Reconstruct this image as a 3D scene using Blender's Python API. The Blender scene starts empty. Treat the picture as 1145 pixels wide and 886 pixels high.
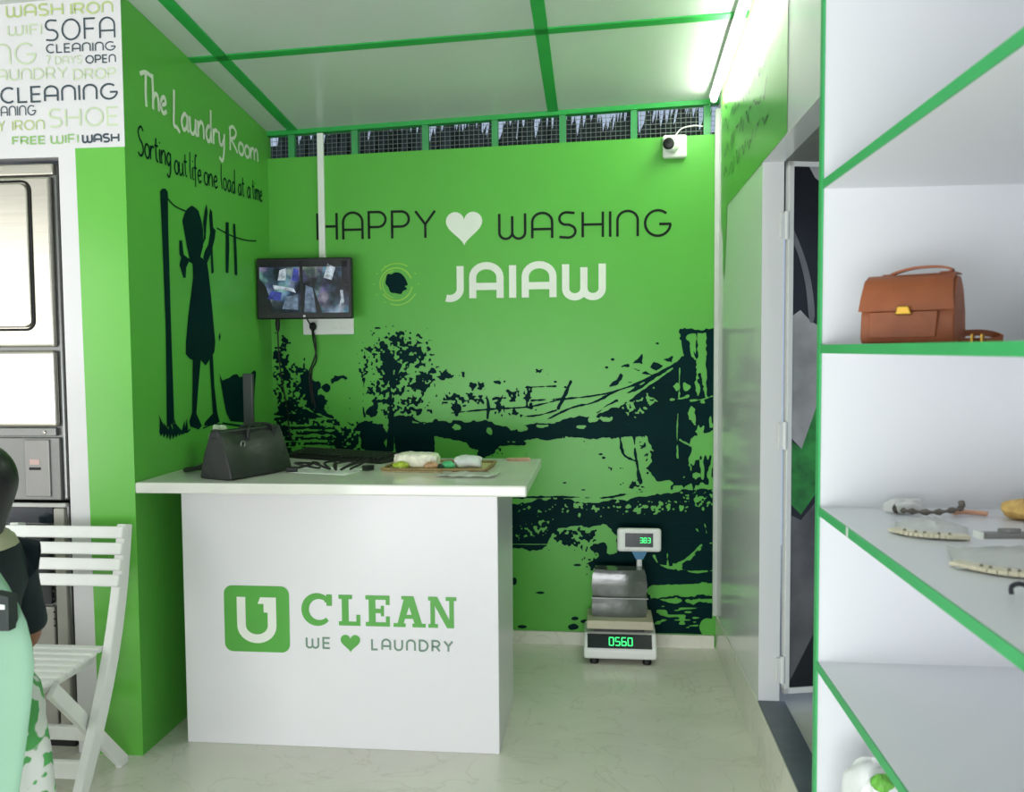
import bpy, bmesh, math, random
import numpy as np
from mathutils import Vector, Matrix

random.seed(4)
C = bpy.context.scene.collection
SC = bpy.context.scene

# ------------------------------------------------------------------ camera, light, exposure
FPX, PITCH, YAW, ROLL = 965.26, .0534, .1021, -.0072
CAM = np.array([1.696, -4.336, 1.5])
_fw = np.array([-math.sin(YAW)*math.cos(PITCH), math.cos(YAW)*math.cos(PITCH), -math.sin(PITCH)])
_rt = np.array([math.cos(YAW), math.sin(YAW), 0.]); _up = np.cross(_rt, _fw)
_rt, _up = math.cos(ROLL)*_rt + math.sin(ROLL)*_up, -math.sin(ROLL)*_rt + math.cos(ROLL)*_up
cd = bpy.data.cameras.new('camera'); cam = bpy.data.objects.new('camera', cd); C.objects.link(cam)
cd.sensor_width = 36; cd.lens = FPX*36/1145; cd.clip_start = .02
m = Matrix.Identity(4)
for i in range(3):
    m[i][0], m[i][1], m[i][2], m[i][3] = _rt[i], _up[i], -_fw[i], CAM[i]
cam.matrix_world = m
SC.camera = cam
cd.dof.use_dof = True; cd.dof.focus_distance = 3.7; cd.dof.aperture_fstop = 5.6
SC.view_settings.view_transform = 'Standard'; SC.view_settings.look = 'None'
SC.view_settings.gamma = 1; SC.view_settings.use_curve_mapping = False
SC.view_settings.exposure = 0.14

W = bpy.data.worlds.new('world'); SC.world = W; W.use_nodes = True
bg = W.node_tree.nodes['Background']
bg.inputs[0].default_value = (.62, .76, 1, 1); bg.inputs[1].default_value = .6

def area(name, loc, rot, sx, sy, power, col=(1, 1, 1)):
    l = bpy.data.lights.new(name, 'AREA'); l.shape = 'RECTANGLE'; l.size = sx; l.size_y = sy
    l.energy = power; l.color = col
    o = bpy.data.objects.new(name, l); C.objects.link(o); o.location = loc; o.rotation_euler = rot
    return o
# daylight entering through the open shop front behind the camera, and a weak added fill under the ceiling, no tube there
area('shopfront_daylight', (.9, -6.6, .66), (math.radians(90), 0, 0), 3.4, 1.2, 130, (.97, .98, 1))
area('side_window_daylight', (-2.6, -4.7, 1.4), (0, math.radians(-90), 0), 2.1, 2.2, 36, (1, .98, .94))
area('added_ceiling_fill', (-1.5, -2.9, 2.9), (0, math.radians(12), 0), .2, 1.2, 6, (1, .98, .96))

def P(ax, val, x, y):
    d = _fw + _rt*(x-572.5)/FPX - _up*(y-443)/FPX
    t = (val-CAM[ax])/d[ax]
    return CAM + t*d

# ------------------------------------------------------------------ materials
def lin(c): 
    return tuple((v/255/12.92 if v/255 <= .04045 else ((v/255+.055)/1.055)**2.4) for v in c) + (1,)
MATS = {}
def M(name, rgb, rough=.5, metal=0, var=.06, scale=9, bump=0, coat=0, emit=0, trans=0, alpha=1, spec=.5, stretch=None):
    if name in MATS: return MATS[name]
    mt = bpy.data.materials.new(name); mt.use_nodes = True; nt = mt.node_tree; b = nt.nodes['Principled BSDF']
    c = lin(rgb)
    tc = nt.nodes.new('ShaderNodeTexCoord'); nz = nt.nodes.new('ShaderNodeTexNoise')
    nz.inputs['Scale'].default_value = scale; nz.inputs['Detail'].default_value = 4
    src = tc.outputs['Object']
    if stretch:
        mp = nt.nodes.new('ShaderNodeMapping'); mp.inputs['Scale'].default_value = stretch
        nt.links.new(src, mp.inputs[0]); src = mp.outputs[0]
    nt.links.new(src, nz.inputs['Vector'])
    r = nt.nodes.new('ShaderNodeValToRGB')
    r.color_ramp.elements[0].position = .3; r.color_ramp.elements[1].position = .7
    r.color_ramp.elements[0].color = tuple(v*(1-var) for v in c[:3])+(1,)
    r.color_ramp.elements[1].color = tuple(min(1, v*(1+var)) for v in c[:3])+(1,)
    nt.links.new(nz.outputs[0], r.inputs[0]); nt.links.new(r.outputs[0], b.inputs['Base Color'])
    b.inputs['Roughness'].default_value = rough; b.inputs['Metallic'].default_value = metal
    b.inputs['Specular IOR Level'].default_value = spec
    b.inputs['Coat Weight'].default_value = coat; b.inputs['Coat Roughness'].default_value = .08
    b.inputs['Transmission Weight'].default_value = trans; b.inputs['Alpha'].default_value = alpha
    if emit:
        nt.links.new(r.outputs[0], b.inputs['Emission Color']); b.inputs['Emission Strength'].default_value = emit
    if bump:
        bp = nt.nodes.new('ShaderNodeBump'); bp.inputs['Strength'].default_value = bump; bp.inputs['Distance'].default_value = .01
        nt.links.new(nz.outputs[0], bp.inputs['Height']); nt.links.new(bp.outputs[0], b.inputs['Normal'])
    MATS[name] = mt
    return mt

GREEN = M('green_vinyl', (92, 176, 70), .32, spec=.3, var=.03, scale=2, bump=.02)
STRIPG = M('green_strip', (40, 160, 72), .4, var=.04)
EDGEG = M('green_edge_band', (70, 184, 110), .4, var=.04)
INK = M('dark_print', (2, 38, 40), .5, var=.15, scale=5, spec=.05)
BLACKT = M('black_lettering', (12, 26, 18), .35, var=.05, spec=.2)
SLATE = M('slate_lettering', (62, 78, 88), .4)
WHITE = M('white_laminate', (228, 227, 229), .28, var=.012, scale=3)
WHITEP = M('white_panel', (226, 227, 226), .16, var=.015, scale=2, bump=.015)
WHITET = M('white_lettering', (228, 232, 222), .4, var=.02)
CEILM = M('ceiling_sheet', (196, 204, 198), .22, var=.03, scale=1.5)
PALEG = M('pale_green_lettering', (205, 220, 184), .45)
MIDG = M('leaf_green_lettering', (150, 196, 120), .45)
YELG = M('yellow_green_lettering', (190, 208, 140), .45)
LOGOG = M('logo_green', (84, 164, 66), .4, var=.03)
GREYT = M('grey_green_lettering', (112, 140, 122), .45)
STEEL = M('stainless_steel', (196, 192, 182), .27, 1, var=.05, scale=4, stretch=(1, 1, 30))
DSTEEL = M('dark_steel', (120, 122, 120), .35, 1, var=.06, scale=5)
BLACKP = M('black_plastic', (18, 20, 21), .4, var=.1)
RUBBER = M('black_rubber', (14, 14, 15), .6)
GREYP = M('grey_plastic', (74, 78, 82), .45)
WPLAS = M('white_plastic', (232, 234, 230), .4, var=.02)
CHAIRW = M('white_chair_plastic', (248, 249, 246), .38, var=.02, scale=14)
SLATEST = M('grey_stone', (88, 98, 104), .35, var=.12, scale=16)
LEATHER = M('brown_leather', (150, 82, 46), .48, var=.12, scale=22, bump=.15)
BLEATHER = M('black_leather', (26, 30, 30), .42, var=.15, scale=40, bump=.15)
BRASS = M('brass', (200, 160, 70), .3, 1)
SHELFW = M('white_shelf_board', (234, 236, 240), .3, var=.01, scale=3)
STONEC = M('counter_stone', (222, 224, 214), .16, var=.05, scale=6)

def floor_mat():
    mt = bpy.data.materials.new('marble_tile'); mt.use_nodes = True; nt = mt.node_tree; b = nt.nodes['Principled BSDF']
    tc = nt.nodes.new('ShaderNodeTexCoord')
    n1 = nt.nodes.new('ShaderNodeTexNoise'); n1.inputs['Scale'].default_value = 1.6; n1.inputs['Detail'].default_value = 6; n1.inputs['Distortion'].default_value = 1.3
    nt.links.new(tc.outputs['Object'], n1.inputs['Vector'])
    r1 = nt.nodes.new('ShaderNodeValToRGB')
    e = r1.color_ramp.elements
    e[0].position = .35; e[0].color = lin((220, 220, 206)); e[1].position = .65; e[1].color = lin((230, 229, 216))
    nt.links.new(n1.outputs[0], r1.inputs[0])
    n2 = nt.nodes.new('ShaderNodeTexNoise'); n2.inputs['Scale'].default_value = 2.3; n2.inputs['Detail'].default_value = 9; n2.inputs['Distortion'].default_value = 2.2
    nt.links.new(tc.outputs['Object'], n2.inputs['Vector'])
    r2 = nt.nodes.new('ShaderNodeValToRGB'); r2.color_ramp.elements[0].position = .485; r2.color_ramp.elements[0].color = (0, 0, 0, 1)
    r2.color_ramp.elements[1].position = .5; r2.color_ramp.elements[1].color = (1, 1, 1, 1)
    x = r2.color_ramp.elements.new(.515); x.color = (0, 0, 0, 1)
    nt.links.new(n2.outputs[0], r2.inputs[0])
    mx = nt.nodes.new('ShaderNodeMixRGB'); mx.inputs[2].default_value = lin((196, 193, 176))
    mu = nt.nodes.new('ShaderNodeMath'); mu.operation = 'MULTIPLY'; mu.inputs[1].default_value = .4
    nt.links.new(r2.outputs[0], mu.inputs[0]); nt.links.new(mu.outputs[0], mx.inputs[0])
    nt.links.new(r1.outputs[0], mx.inputs[1]); nt.links.new(mx.outputs[0], b.inputs['Base Color'])
    b.inputs['Roughness'].default_value = .2
    return mt
FLOORM = floor_mat()

# ------------------------------------------------------------------ mesh helpers
class MB:
    def __init__(s): s.v = []; s.f = []; s.mi = []; s.cur = 0
    def add(s, vs, fs):
        o = len(s.v); s.v += [tuple(map(float, p)) for p in vs]; s.f += [tuple(i+o for i in f) for f in fs]; s.mi += [s.cur]*len(fs); return s
    def box(s, lo, hi, M4=None):
        (a, b, c), (d, e, f) = lo, hi
        vs = [(a,b,c),(d,b,c),(d,e,c),(a,e,c),(a,b,f),(d,b,f),(d,e,f),(a,e,f)]
        if M4 is not None: vs = [M4 @ Vector(p) for p in vs]
        return s.add(vs, [(3,2,1,0),(4,5,6,7),(0,1,5,4),(1,2,6,5),(2,3,7,6),(3,0,4,7)])
    def bar(s, p, q, w, h, up=(0, 0, 1)):
        p, q, up = Vector(p), Vector(q), Vector(up); d = (q-p); L = d.length; d.normalize()
        x = d.cross(up).normalized(); z = x.cross(d).normalized()
        M4 = Matrix((x, d, z)).transposed().to_4x4(); M4.translation = p
        return s.box((-w/2, 0, -h/2), (w/2, L, h/2), M4)
    def tube(s, pts, r, n=10, closed=False, rr=None):
        pts = [Vector(p) for p in pts]; N = len(pts); rings = []
        prev = None
        for i, p in enumerate(pts):
            if closed: t = pts[(i+1) % N]-pts[i-1]
            else: t = pts[min(i+1, N-1)]-pts[max(i-1, 0)]
            t.normalize()
            if prev is None: a = t.orthogonal().normalized()
            else: a = (prev - t*prev.dot(t)).normalized()
            prev = a; b = t.cross(a); R = rr[i] if rr else r
            rings.append([p+(a*math.cos(2*math.pi*k/n)+b*math.sin(2*math.pi*k/n))*R for k in range(n)])
        return s.loft(rings, closed)
    def loft(s, rings, closed=False, caps=True):
        n = len(rings[0]); vs = [p for r in rings for p in r]; fs = []
        K = len(rings)
        for i in range(K if closed else K-1):
            j = (i+1) % K
            for k in range(n):
                l = (k+1) % n
                fs.append((i*n+k, i*n+l, j*n+l, j*n+k))
        if caps and not closed:
            fs.append(tuple(reversed(range(n)))); fs.append(tuple((K-1)*n+k for k in range(n)))
        return s.add(vs, fs)
    def lathe(s, prof, c=(0, 0, 0), axis=(0, 0, 1), n=20):
        ax = Vector(axis).normalized(); a = ax.orthogonal().normalized(); b = ax.cross(a); c = Vector(c)
        return s.loft([[c+ax*h+(a*math.cos(2*math.pi*k/n)+b*math.sin(2*math.pi*k/n))*max(r, 1e-4) for k in range(n)] for r, h in prof])
    def prism(s, poly, d):
        """poly: 3D points (planar), d: extrusion vector"""
        n = len(poly); d = Vector(d); a = [Vector(p) for p in poly]
        return s.add(a+[p+d for p in a], [tuple(reversed(range(n))), tuple(range(n, 2*n))]+[(k, (k+1) % n, n+(k+1) % n, n+k) for k in range(n)])
    def ball(s, c, r, n=16, m=10):
        c = Vector(c); r = r if hasattr(r, '__len__') else (r, r, r)
        return s.loft([[c+Vector((r[0]*math.sin(math.pi*(i+.02)/(m+.04))*math.cos(2*math.pi*k/n), r[1]*math.sin(math.pi*(i+.02)/(m+.04))*math.sin(2*math.pi*k/n), -r[2]*math.cos(math.pi*(i+.02)/(m+.04)))) for k in range(n)] for i in range(m+1)])

def obj(name, mb, mat, parent=None, bevel=0, smooth=False, seg=2, **props):
    me = bpy.data.meshes.new(name); me.from_pydata(mb.v, [], mb.f)
    for x in (mat if isinstance(mat, list) else [mat]): me.materials.append(x)
    if any(mb.mi): me.polygons.foreach_set('material_index', mb.mi)
    bm = bmesh.new(); bm.from_mesh(me); bmesh.ops.recalc_face_normals(bm, faces=bm.faces); bm.to_mesh(me); bm.free()
    if smooth:
        me.polygons.foreach_set('use_smooth', [True]*len(me.polygons)); me.set_sharp_from_angle(angle=math.radians(40))
    me.update()
    o = bpy.data.objects.new(name, me); C.objects.link(o)
    if parent: o.parent = parent; o.matrix_parent_inverse = parent.matrix_world.inverted()
    if bevel:
        b = o.modifiers.new('bevel', 'BEVEL'); b.width = bevel; b.segments = seg; b.limit_method = 'ANGLE'; b.angle_limit = math.radians(35)
    for k, v in props.items(): o[k] = v
    return o
def thing(name, label, cat, loc=(0, 0, 0), rotz=0, group=None):
    o = bpy.data.objects.new(name, None); C.objects.link(o); o.location = loc; o.rotation_euler = (0, 0, rotz); o.empty_display_size = .05
    o['label'] = label; o['category'] = cat
    if group: o['group'] = group
    return o
def local(o):  # parts of `o` are modelled in its own frame
    return o
def part(name, mb, mat, parent, **k):
    o = obj(name, mb, mat, None, **k); o.parent = parent; return o
def tag(o, label, cat, group=None):
    o['label'] = label; o['category'] = cat
    if group: o['group'] = group
    return o
def struct(name, mb, mat, **k):
    return obj(name, mb, mat, kind='structure', **k)

# flat prints -------------------------------------------------------
def smooth_line(pts, n=6):
    if len(pts) < 3: return list(pts)
    p = [pts[0]]+list(pts)+[pts[-1]]; out = []
    for i in range(1, len(p)-2):
        a, b, c, d = [np.array(q, float) for q in p[i-1:i+3]]
        for k in range(n):
            t = k/n
            out.append(tuple(.5*((2*b)+(-a+c)*t+(2*a-5*b+4*c-d)*t*t+(-a+3*b-3*c+d)*t**3)))
    return out+[tuple(pts[-1])]
def strip2d(pts, w):
    """polyline -> list of quads (2D) with mitred joints"""
    p = [np.array(q, float) for q in pts]
    q = [p[0]]
    for x in p[1:]:
        if np.linalg.norm(x-q[-1]) > 1e-6: q.append(x)
    p = q
    if len(p) < 2: return []
    L, Rr = [], []
    for i in range(len(p)):
        if i == 0: t = p[1]-p[0]
        elif i == len(p)-1: t = p[-1]-p[-2]
        else:
            a = (p[i]-p[i-1])/np.linalg.norm(p[i]-p[i-1]); b = (p[i+1]-p[i])/np.linalg.norm(p[i+1]-p[i]); t = a+b
            if np.linalg.norm(t) < 1e-3: t = a
        t = t/np.linalg.norm(t); nrm = np.array([-t[1], t[0]]); k = 1
        if 0 < i < len(p)-1:
            k = 1/max(.5, abs(np.dot(nrm, np.array([-a[1], a[0]]))))
        ww = w(i/(len(p)-1)) if callable(w) else w
        L.append(p[i]+nrm*ww/2*k); Rr.append(p[i]-nrm*ww/2*k)
    return [(L[i], Rr[i], Rr[i+1], L[i+1]) for i in range(len(p)-1)]
def arc(cx, cy, rx, ry, a0, a1, n=12):
    return [(cx+rx*math.cos(math.radians(a0+(a1-a0)*k/n)), cy+ry*math.sin(math.radians(a0+(a1-a0)*k/n))) for k in range(n+1)]

# rounded geometric capitals, one stroke list each, height 1
def G(ch):
    w = .72; r = .3
    if ch == 'H': return .72, [[(0,0),(0,1)], [(.72,0),(.72,1)], [(0,.5),(.72,.5)]]
    if ch == 'A': return .72, [[(0,0),(0,.64)]+arc(.36,.64,.36,.36,180,0)+[(.72,0)], [(0,.36),(.72,.36)]]
    if ch == 'N': return .72, [[(0,0),(0,.64)]+arc(.36,.64,.36,.36,180,0)+[(.72,0)]]
    if ch == 'P': return .62, [[(0,0),(0,1),(.34,1)]+arc(.34,.72,.28,.28,90,-90)+[(0,.44)]]
    if ch == 'R': return .64, [[(0,0),(0,1),(.34,1)]+arc(.34,.72,.28,.28,90,-90)+[(0,.44)], [(.34,.44),(.64,0)]]
    if ch == 'D': return .72, [[(0,0),(0,1),(.26,1)]+arc(.26,.5,.46,.5,90,-90)+[(0,0)]]
    if ch == 'Y': return .72, [[(0,1),(.36,.5),(.72,1)], [(.36,.5),(.36,0)]]
    if ch == 'W': return .94, [[(0,1),(0,.25)]+arc(.235,.25,.235,.25,180,360)+[(.47,.9)], [(.47,.25)]+arc(.705,.25,.235,.25,180,360)+[(.94,1)]]
    if ch == 'U': return .66, [[(0,1),(0,.33)]+arc(.33,.33,.33,.33,180,360)+[(.66,1)]]
    if ch == 'S': return .58, [[(.55,.97),(.28,1)]+arc(.25,.755,.25,.245,90,255,10)+[(.36,.51)]+arc(.31,.25,.27,.25,75,-90,10)+[(0,.03)]]
    if ch == 'I': return 0, [[(0,0),(0,1)]]
    if ch == 'L': return .5, [[(0,1),(0,.0),(.5,0)]]
    if ch == 'C': return .72, [arc(.42,.5,.42,.5,52,308,20)]
    if ch == 'G': return .84, [arc(.45,.5,.45,.5,48,350,22)+[(.88,.46),(.5,.46)]]
    if ch == 'O': return .86, [arc(.43,.5,.43,.5,90,450,28)]
    if ch == 'E': return .52, [[(.52,1),(0,1),(0,0),(.52,0)], [(0,.5),(.48,.5)]]
    if ch == 'F': return .52, [[(.52,1),(0,1),(0,0)], [(0,.5),(.46,.5)]]
    if ch == 'J': return .5, [[(.5,1),(.5,.3)]+arc(.22,.3,.28,.3,0,-110)]
    if ch == '7': return .5, [[(0,1),(.5,1),(.15,0)]]
    return .35, []
# brush / pen hand, x height .5
def S_(ch):
    if ch == ' ': return .3, []
    D = {
     'T': (.6, [[(0,.9),(.3,1.02),(.62,.98)], [(.32,1),(.28,.4),(.3,0)]]),
     'h': (.36, [[(0,1.05),(.02,.5),(0,0)], [(.01,.3),(.16,.5),(.3,.4),(.33,0)]]),
     'e': (.36, [[(.04,.24),(.3,.32),(.24,.5),(.08,.42),(.03,.18),(.16,0),(.36,.1)]]),
     'L': (.30, [[(.05,1.05),(.02,.5),(0,.02),(.14,-.02),(.30,-.14)]]),
     'a': (.4, [[(.34,.4),(.2,.5),(.03,.25),(.13,0),(.3,.15),(.35,.5)], [(.35,.5),(.34,.1),(.42,0)]]),
     'u': (.38, [[(0,.5),(.02,.1),(.14,0),(.28,.14),(.32,.5)], [(.32,.5),(.33,.08),(.4,0)]]),
     'n': (.36, [[(0,.5),(.01,0)], [(.01,.28),(.16,.5),(.3,.4),(.32,0)]]),
     'd': (.4, [[(.32,.4),(.18,.5),(.03,.25),(.13,0),(.28,.12),(.33,.5)], [(.35,1.05),(.33,.5),(.36,0)]]),
     'r': (.28, [[(0,.5),(.01,0)], [(.01,.28),(.12,.48),(.28,.46)]]),
     'y': (.36, [[(0,.5),(.05,.14),(.18,.1),(.3,.3)], [(.34,.5),(.3,-.1),(.18,-.42),(0,-.34)]]),
     'R': (.5, [[(.02,1),(0,0)], [(-.05,.86),(.2,1.03),(.42,.86),(.3,.6),(.05,.5)], [(.05,.5),(.3,.25),(.5,0)]]),
     'o': (.36, [arc(.18,.25,.17,.25,80,440,12)]),
     'm': (.54, [[(0,.5),(.01,0)], [(.01,.28),(.13,.5),(.25,.4),(.26,0)], [(.26,.28),(.38,.5),(.5,.4),(.53,0)]]),
     'S': (.44, [[(.42,.9),(.25,1.03),(.06,.85),(.14,.6),(.34,.42),(.38,.15),(.2,0),(0,.1)]]),
     't': (.26, [[(.1,.85),(.1,.15),(.24,0)], [(-.04,.56),(.26,.58)]]),
     'l': (.16, [[(.06,1.05),(.03,.4),(.1,0)]]),
     'i': (.12, [[(.05,.5),(.05,.1),(.12,0)], [(.05,.7),(.06,.76)]]),
     'g': (.36, [[(.3,.42),(.17,.5),(.03,.28),(.14,.03),(.3,.2)], [(.32,.5),(.3,-.15),(.16,-.4),(0,-.3)]]),
     'f': (.26, [[(.28,1),(.16,1.02),(.1,.7),(.1,0),(.08,-.25)], [(-.04,.5),(.24,.52)]]),
    }
    w, st = D[ch]
    return w, [smooth_line(s, 5) for s in st]
def layout(text, glyph, gap=.26, space=.5):
    x = 0; out = []
    for ch in text:
        if ch == ' ': x += space; continue
        w, st = glyph(ch)
        out += [[(x+a, b) for a, b in s] for s in st]; x += w+gap
    return out, x-gap
class Print:
    """flat print on a plane: o + u*eu + v*ev"""
    def __init__(s, o, eu, ev, side=1):
        s.o, s.eu, s.ev = np.array(o, float), np.array(eu, float), np.array(ev, float); s.mb = MB(); s.k = 0
        s.n = np.cross(s.eu, s.ev)*side*.00006
    def p(s, u, v): return s.o+s.eu*u+s.ev*v+s.n*(s.k % 14)
    def quads(s, qs):
        s.k += 1
        for q in qs: s.mb.add([s.p(*a) for a in q], [(0, 1, 2, 3)])
    def poly(s, pts): s.k += 1; s.mb.add([s.p(*a) for a in pts], [tuple(range(len(pts)))])
    def text(s, t, u0, u1, v0, v1, w, glyph=G, gap=.26, space=.5):
        st, L = layout(t, glyph, gap, space); h = v1-v0; k = (u1-u0-w)/max(L, .01)
        for l in st: s.quads(strip2d([(u0+w/2+a*k, v0+w/2+b*(h-w)) for a, b in l], w))
def heart(cx, cy, w, h, n=40):
    pts = []
    for k in range(n):
        t = 2*math.pi*k/n
        pts.append((cx+w*math.sin(t)**3/2, cy+h*((13*math.cos(t)-5*math.cos(2*t)-2*math.cos(3*t)-math.cos(4*t))+2.5)/29))
    return pts
def rrect(x0, y0, x1, y1, r, n=6):
    return arc(x1-r, y0+r, r, r, -90, 0, n)+arc(x1-r, y1-r, r, r, 0, 90, n)+arc(x0+r, y1-r, r, r, 90, 180, n)+arc(x0+r, y0+r, r, r, 180, 270, n)

# ------------------------------------------------------------------ the setting
XR = 2.272; YF = -1.35
def cz(x, y): return 2.625+.037*x-.112*y
def wz(x): return 2.486+.0246*x         # top of the green back wall

mb = MB(); mb.box((-2.9, -7, -.1), (XR+.01, .1, 0)); floor = struct('floor', mb, FLOORM)
mb = MB(); mb.box((XR+.01, -7, -.1), (2.75, -2.36, 0)); mb.box((XR+.075, -2.36, 0), (4.2, 1.5, .19)); struct('floor_outside', mb, FLOORM)
mb = MB(); cs = [(-2.9, -7), (2.9, -7), (2.9, .06), (-2.9, .06)]
mb.prism([(x, y, cz(x, y)) for x, y in cs], (0, 0, .05)); ceiling = struct('ceiling', mb, CEILM)
def ceil_strip(x0, y0, x1, y1, w):
    mb = MB(); d = Vector((x1-x0, y1-y0)).normalized(); n = Vector((-d.y, d.x))*w/2
    q = [(x0+n.x, y0+n.y), (x1+n.x, y1+n.y), (x1-n.x, y1-n.y), (x0-n.x, y0-n.y)]
    mb.prism([(x, y, cz(x, y)-.006) for x, y in q], (0, 0, .008)); return obj('cover_strip', mb, STRIPG, ceiling, kind='structure')
for x in (-1.2, .137, 1.465): ceil_strip(x, .05, x, -6, .052)
for y in (-.825, -2.05, -3.3): ceil_strip(-2.8, y, XR, y, .045)

# back wall, its top sloping with the roof
mb = MB(); mb.prism([(-.06, 0, .066), (XR+.06, 0, .066), (XR+.06, 0, wz(XR)), (-.06, 0, wz(0))], (0, .05, 0))
mb.box((-.06, .004, 0), (XR+.06, .05, .066))
wall_back = struct('wall_back', mb, GREEN)
mb = MB(); mb.box((0, -.012, 0), (XR-.012, 0.003, .064)); struct('baseboard_back', mb, FLOORM)
mb = MB(); mb.prism([(-.06, YF, 0), (-.06, .05, 0), (-.06, .05, cz(0, 0)+.02), (-.06, YF, cz(0, YF)+.02)], (.06, 0, 0))
wall_left = struct('wall_left', mb, GREEN)
# right wall: panel, door head, sill
JY = -1.15; DH = 2.16; XO = XR+.075
mb = MB()
mb.prism([(XR, .05, .168), (XR, JY, .2), (XR, JY, cz(XR, JY)+.02), (XR, .05, cz(XR, 0)+.02)], (XO-XR, 0, 0))
mb.prism([(XR, JY, DH), (XR, -2.325, DH), (XR, -2.325, cz(XR, -2.325)+.02), (XR, JY, cz(XR, JY)+.02)], (XO-XR, 0, 0))
wall_right = struct('wall_right', mb, WHITEP)
mb = MB(); mb.prism([(XR-.004, .0, 0), (XR-.004, -2.36, 0), (XR-.004, -2.36, .2), (XR-.004, JY, .2), (XR-.004, 0, .168)], (.07, 0, 0)); struct('baseboard_right', mb, FLOORM)
mb = MB(); mb.box((XR-.002, -2.36, .2), (XO+.02, JY, .206)); struct('trim_1', mb, SLATEST, bevel=.002)
mb = MB(); mb.prism([(XR-.02, -.012, .166), (XR, -.012, .166), (XR, -.012, cz(XR, 0)-.05), (XR-.02, -.012, cz(XR, 0)-.05)], (0, .012, 0)); struct('trim_2', mb, M('grey_corner_trim', (196, 202, 194), .4))
# shop walls further forward
mb = MB(); mb.box((2.65, -6.4, 0), (2.72, -2.33, 3.4)); mb.box((XO+.03, -2.322, 0), (2.72, -2.30, 3.1)); struct('wall_shop_right', mb, WHITE)
mb = MB(); mb.box((-2.7, -6.5, 1.35), (2.72, -6.42, 3.7)); struct('wall_light_block', mb, WHITE)  # unseen header, added to keep high sky light out of the room
mb = MB(); mb.box((-2.7, -6.4, 0), (-2.62, YF, 3.2)); struct('wall_shop_left', mb, WHITE)
mb = MB()
mb.box((-2.65, YF, 2.21), (-.06, YF+.06, cz(-.06, YF)+.02)); mb.box((-.255, YF, 0), (-.06, YF+.06, 2.21)); mb.box((-2.65, YF, 0), (-1.05, YF+.06, 2.21))
mb.box((-2.65, -.5, 0), (-.06, -.45, 2.8))
mb.box((-.06, YF-.002, 2.237), (-.0, YF+.001, cz(0, YF)+.02))
wall_front = struct('wall_front', mb, WHITE)
mb = MB(); mb.prism([(-.170, YF-.0035, 0), (-.0, YF-.0035, 0), (.0, YF-.0035, 2.238), (-.188, YF-.0035, 2.238)], (0, .003, 0))
obj('green_panel', mb, M('green_vinyl_daylit', (104, 190, 72), .2, var=.03, scale=2, bump=.03), wall_front, kind='structure')  # same vinyl as the walls, coloured lighter for the daylight it faces
# a parked street outside the door: plain ground beyond the sill is part of floor_outside
mb = MB(); mb.box((4.1, -2.4, .19), (4.2, 1.5, 2.9)); mb.box((XO, -2.3, DH), (4.2, .35, DH+.06)); struct('wall_outside', mb, M('outside_wall', (120, 122, 118), .8))

# ventilation opening above the back wall
mb = MB()
for x in (.124, .456, .821, 1.174, 1.512, 1.863, 2.216):
    mb.box((x-.016, .008, wz(x)), (x+.016, .038, cz(x, 0)))
win = struct('window_1', mb, M('green_paint', (62, 150, 88), .4))
mb = MB(); mb.prism([(0, -.004, cz(0, 0)-.022), (XR, -.004, cz(XR, 0)-.022), (XR, -.004, cz(XR, 0)+.002), (0, -.004, cz(0, 0)+.002)], (0, .05, 0)); obj('top_rail', mb, STRIPG, win, kind='structure')
mb = MB(); x = .01
while x < XR:
    mb.box((x-.0011, .039, wz(x)-.01), (x+.0011, .0412, cz(x, 0))); x += .0245
for k in range(7):
    mb.bar((0, .042, wz(0)+.006+k*.0225), (XR, .042, wz(XR)+.006+k*.0225), .0022, .0022)
obj('wire_mesh', mb, M('galvanised_wire', (120, 130, 126), .5, .6), win, kind='structure')

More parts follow.
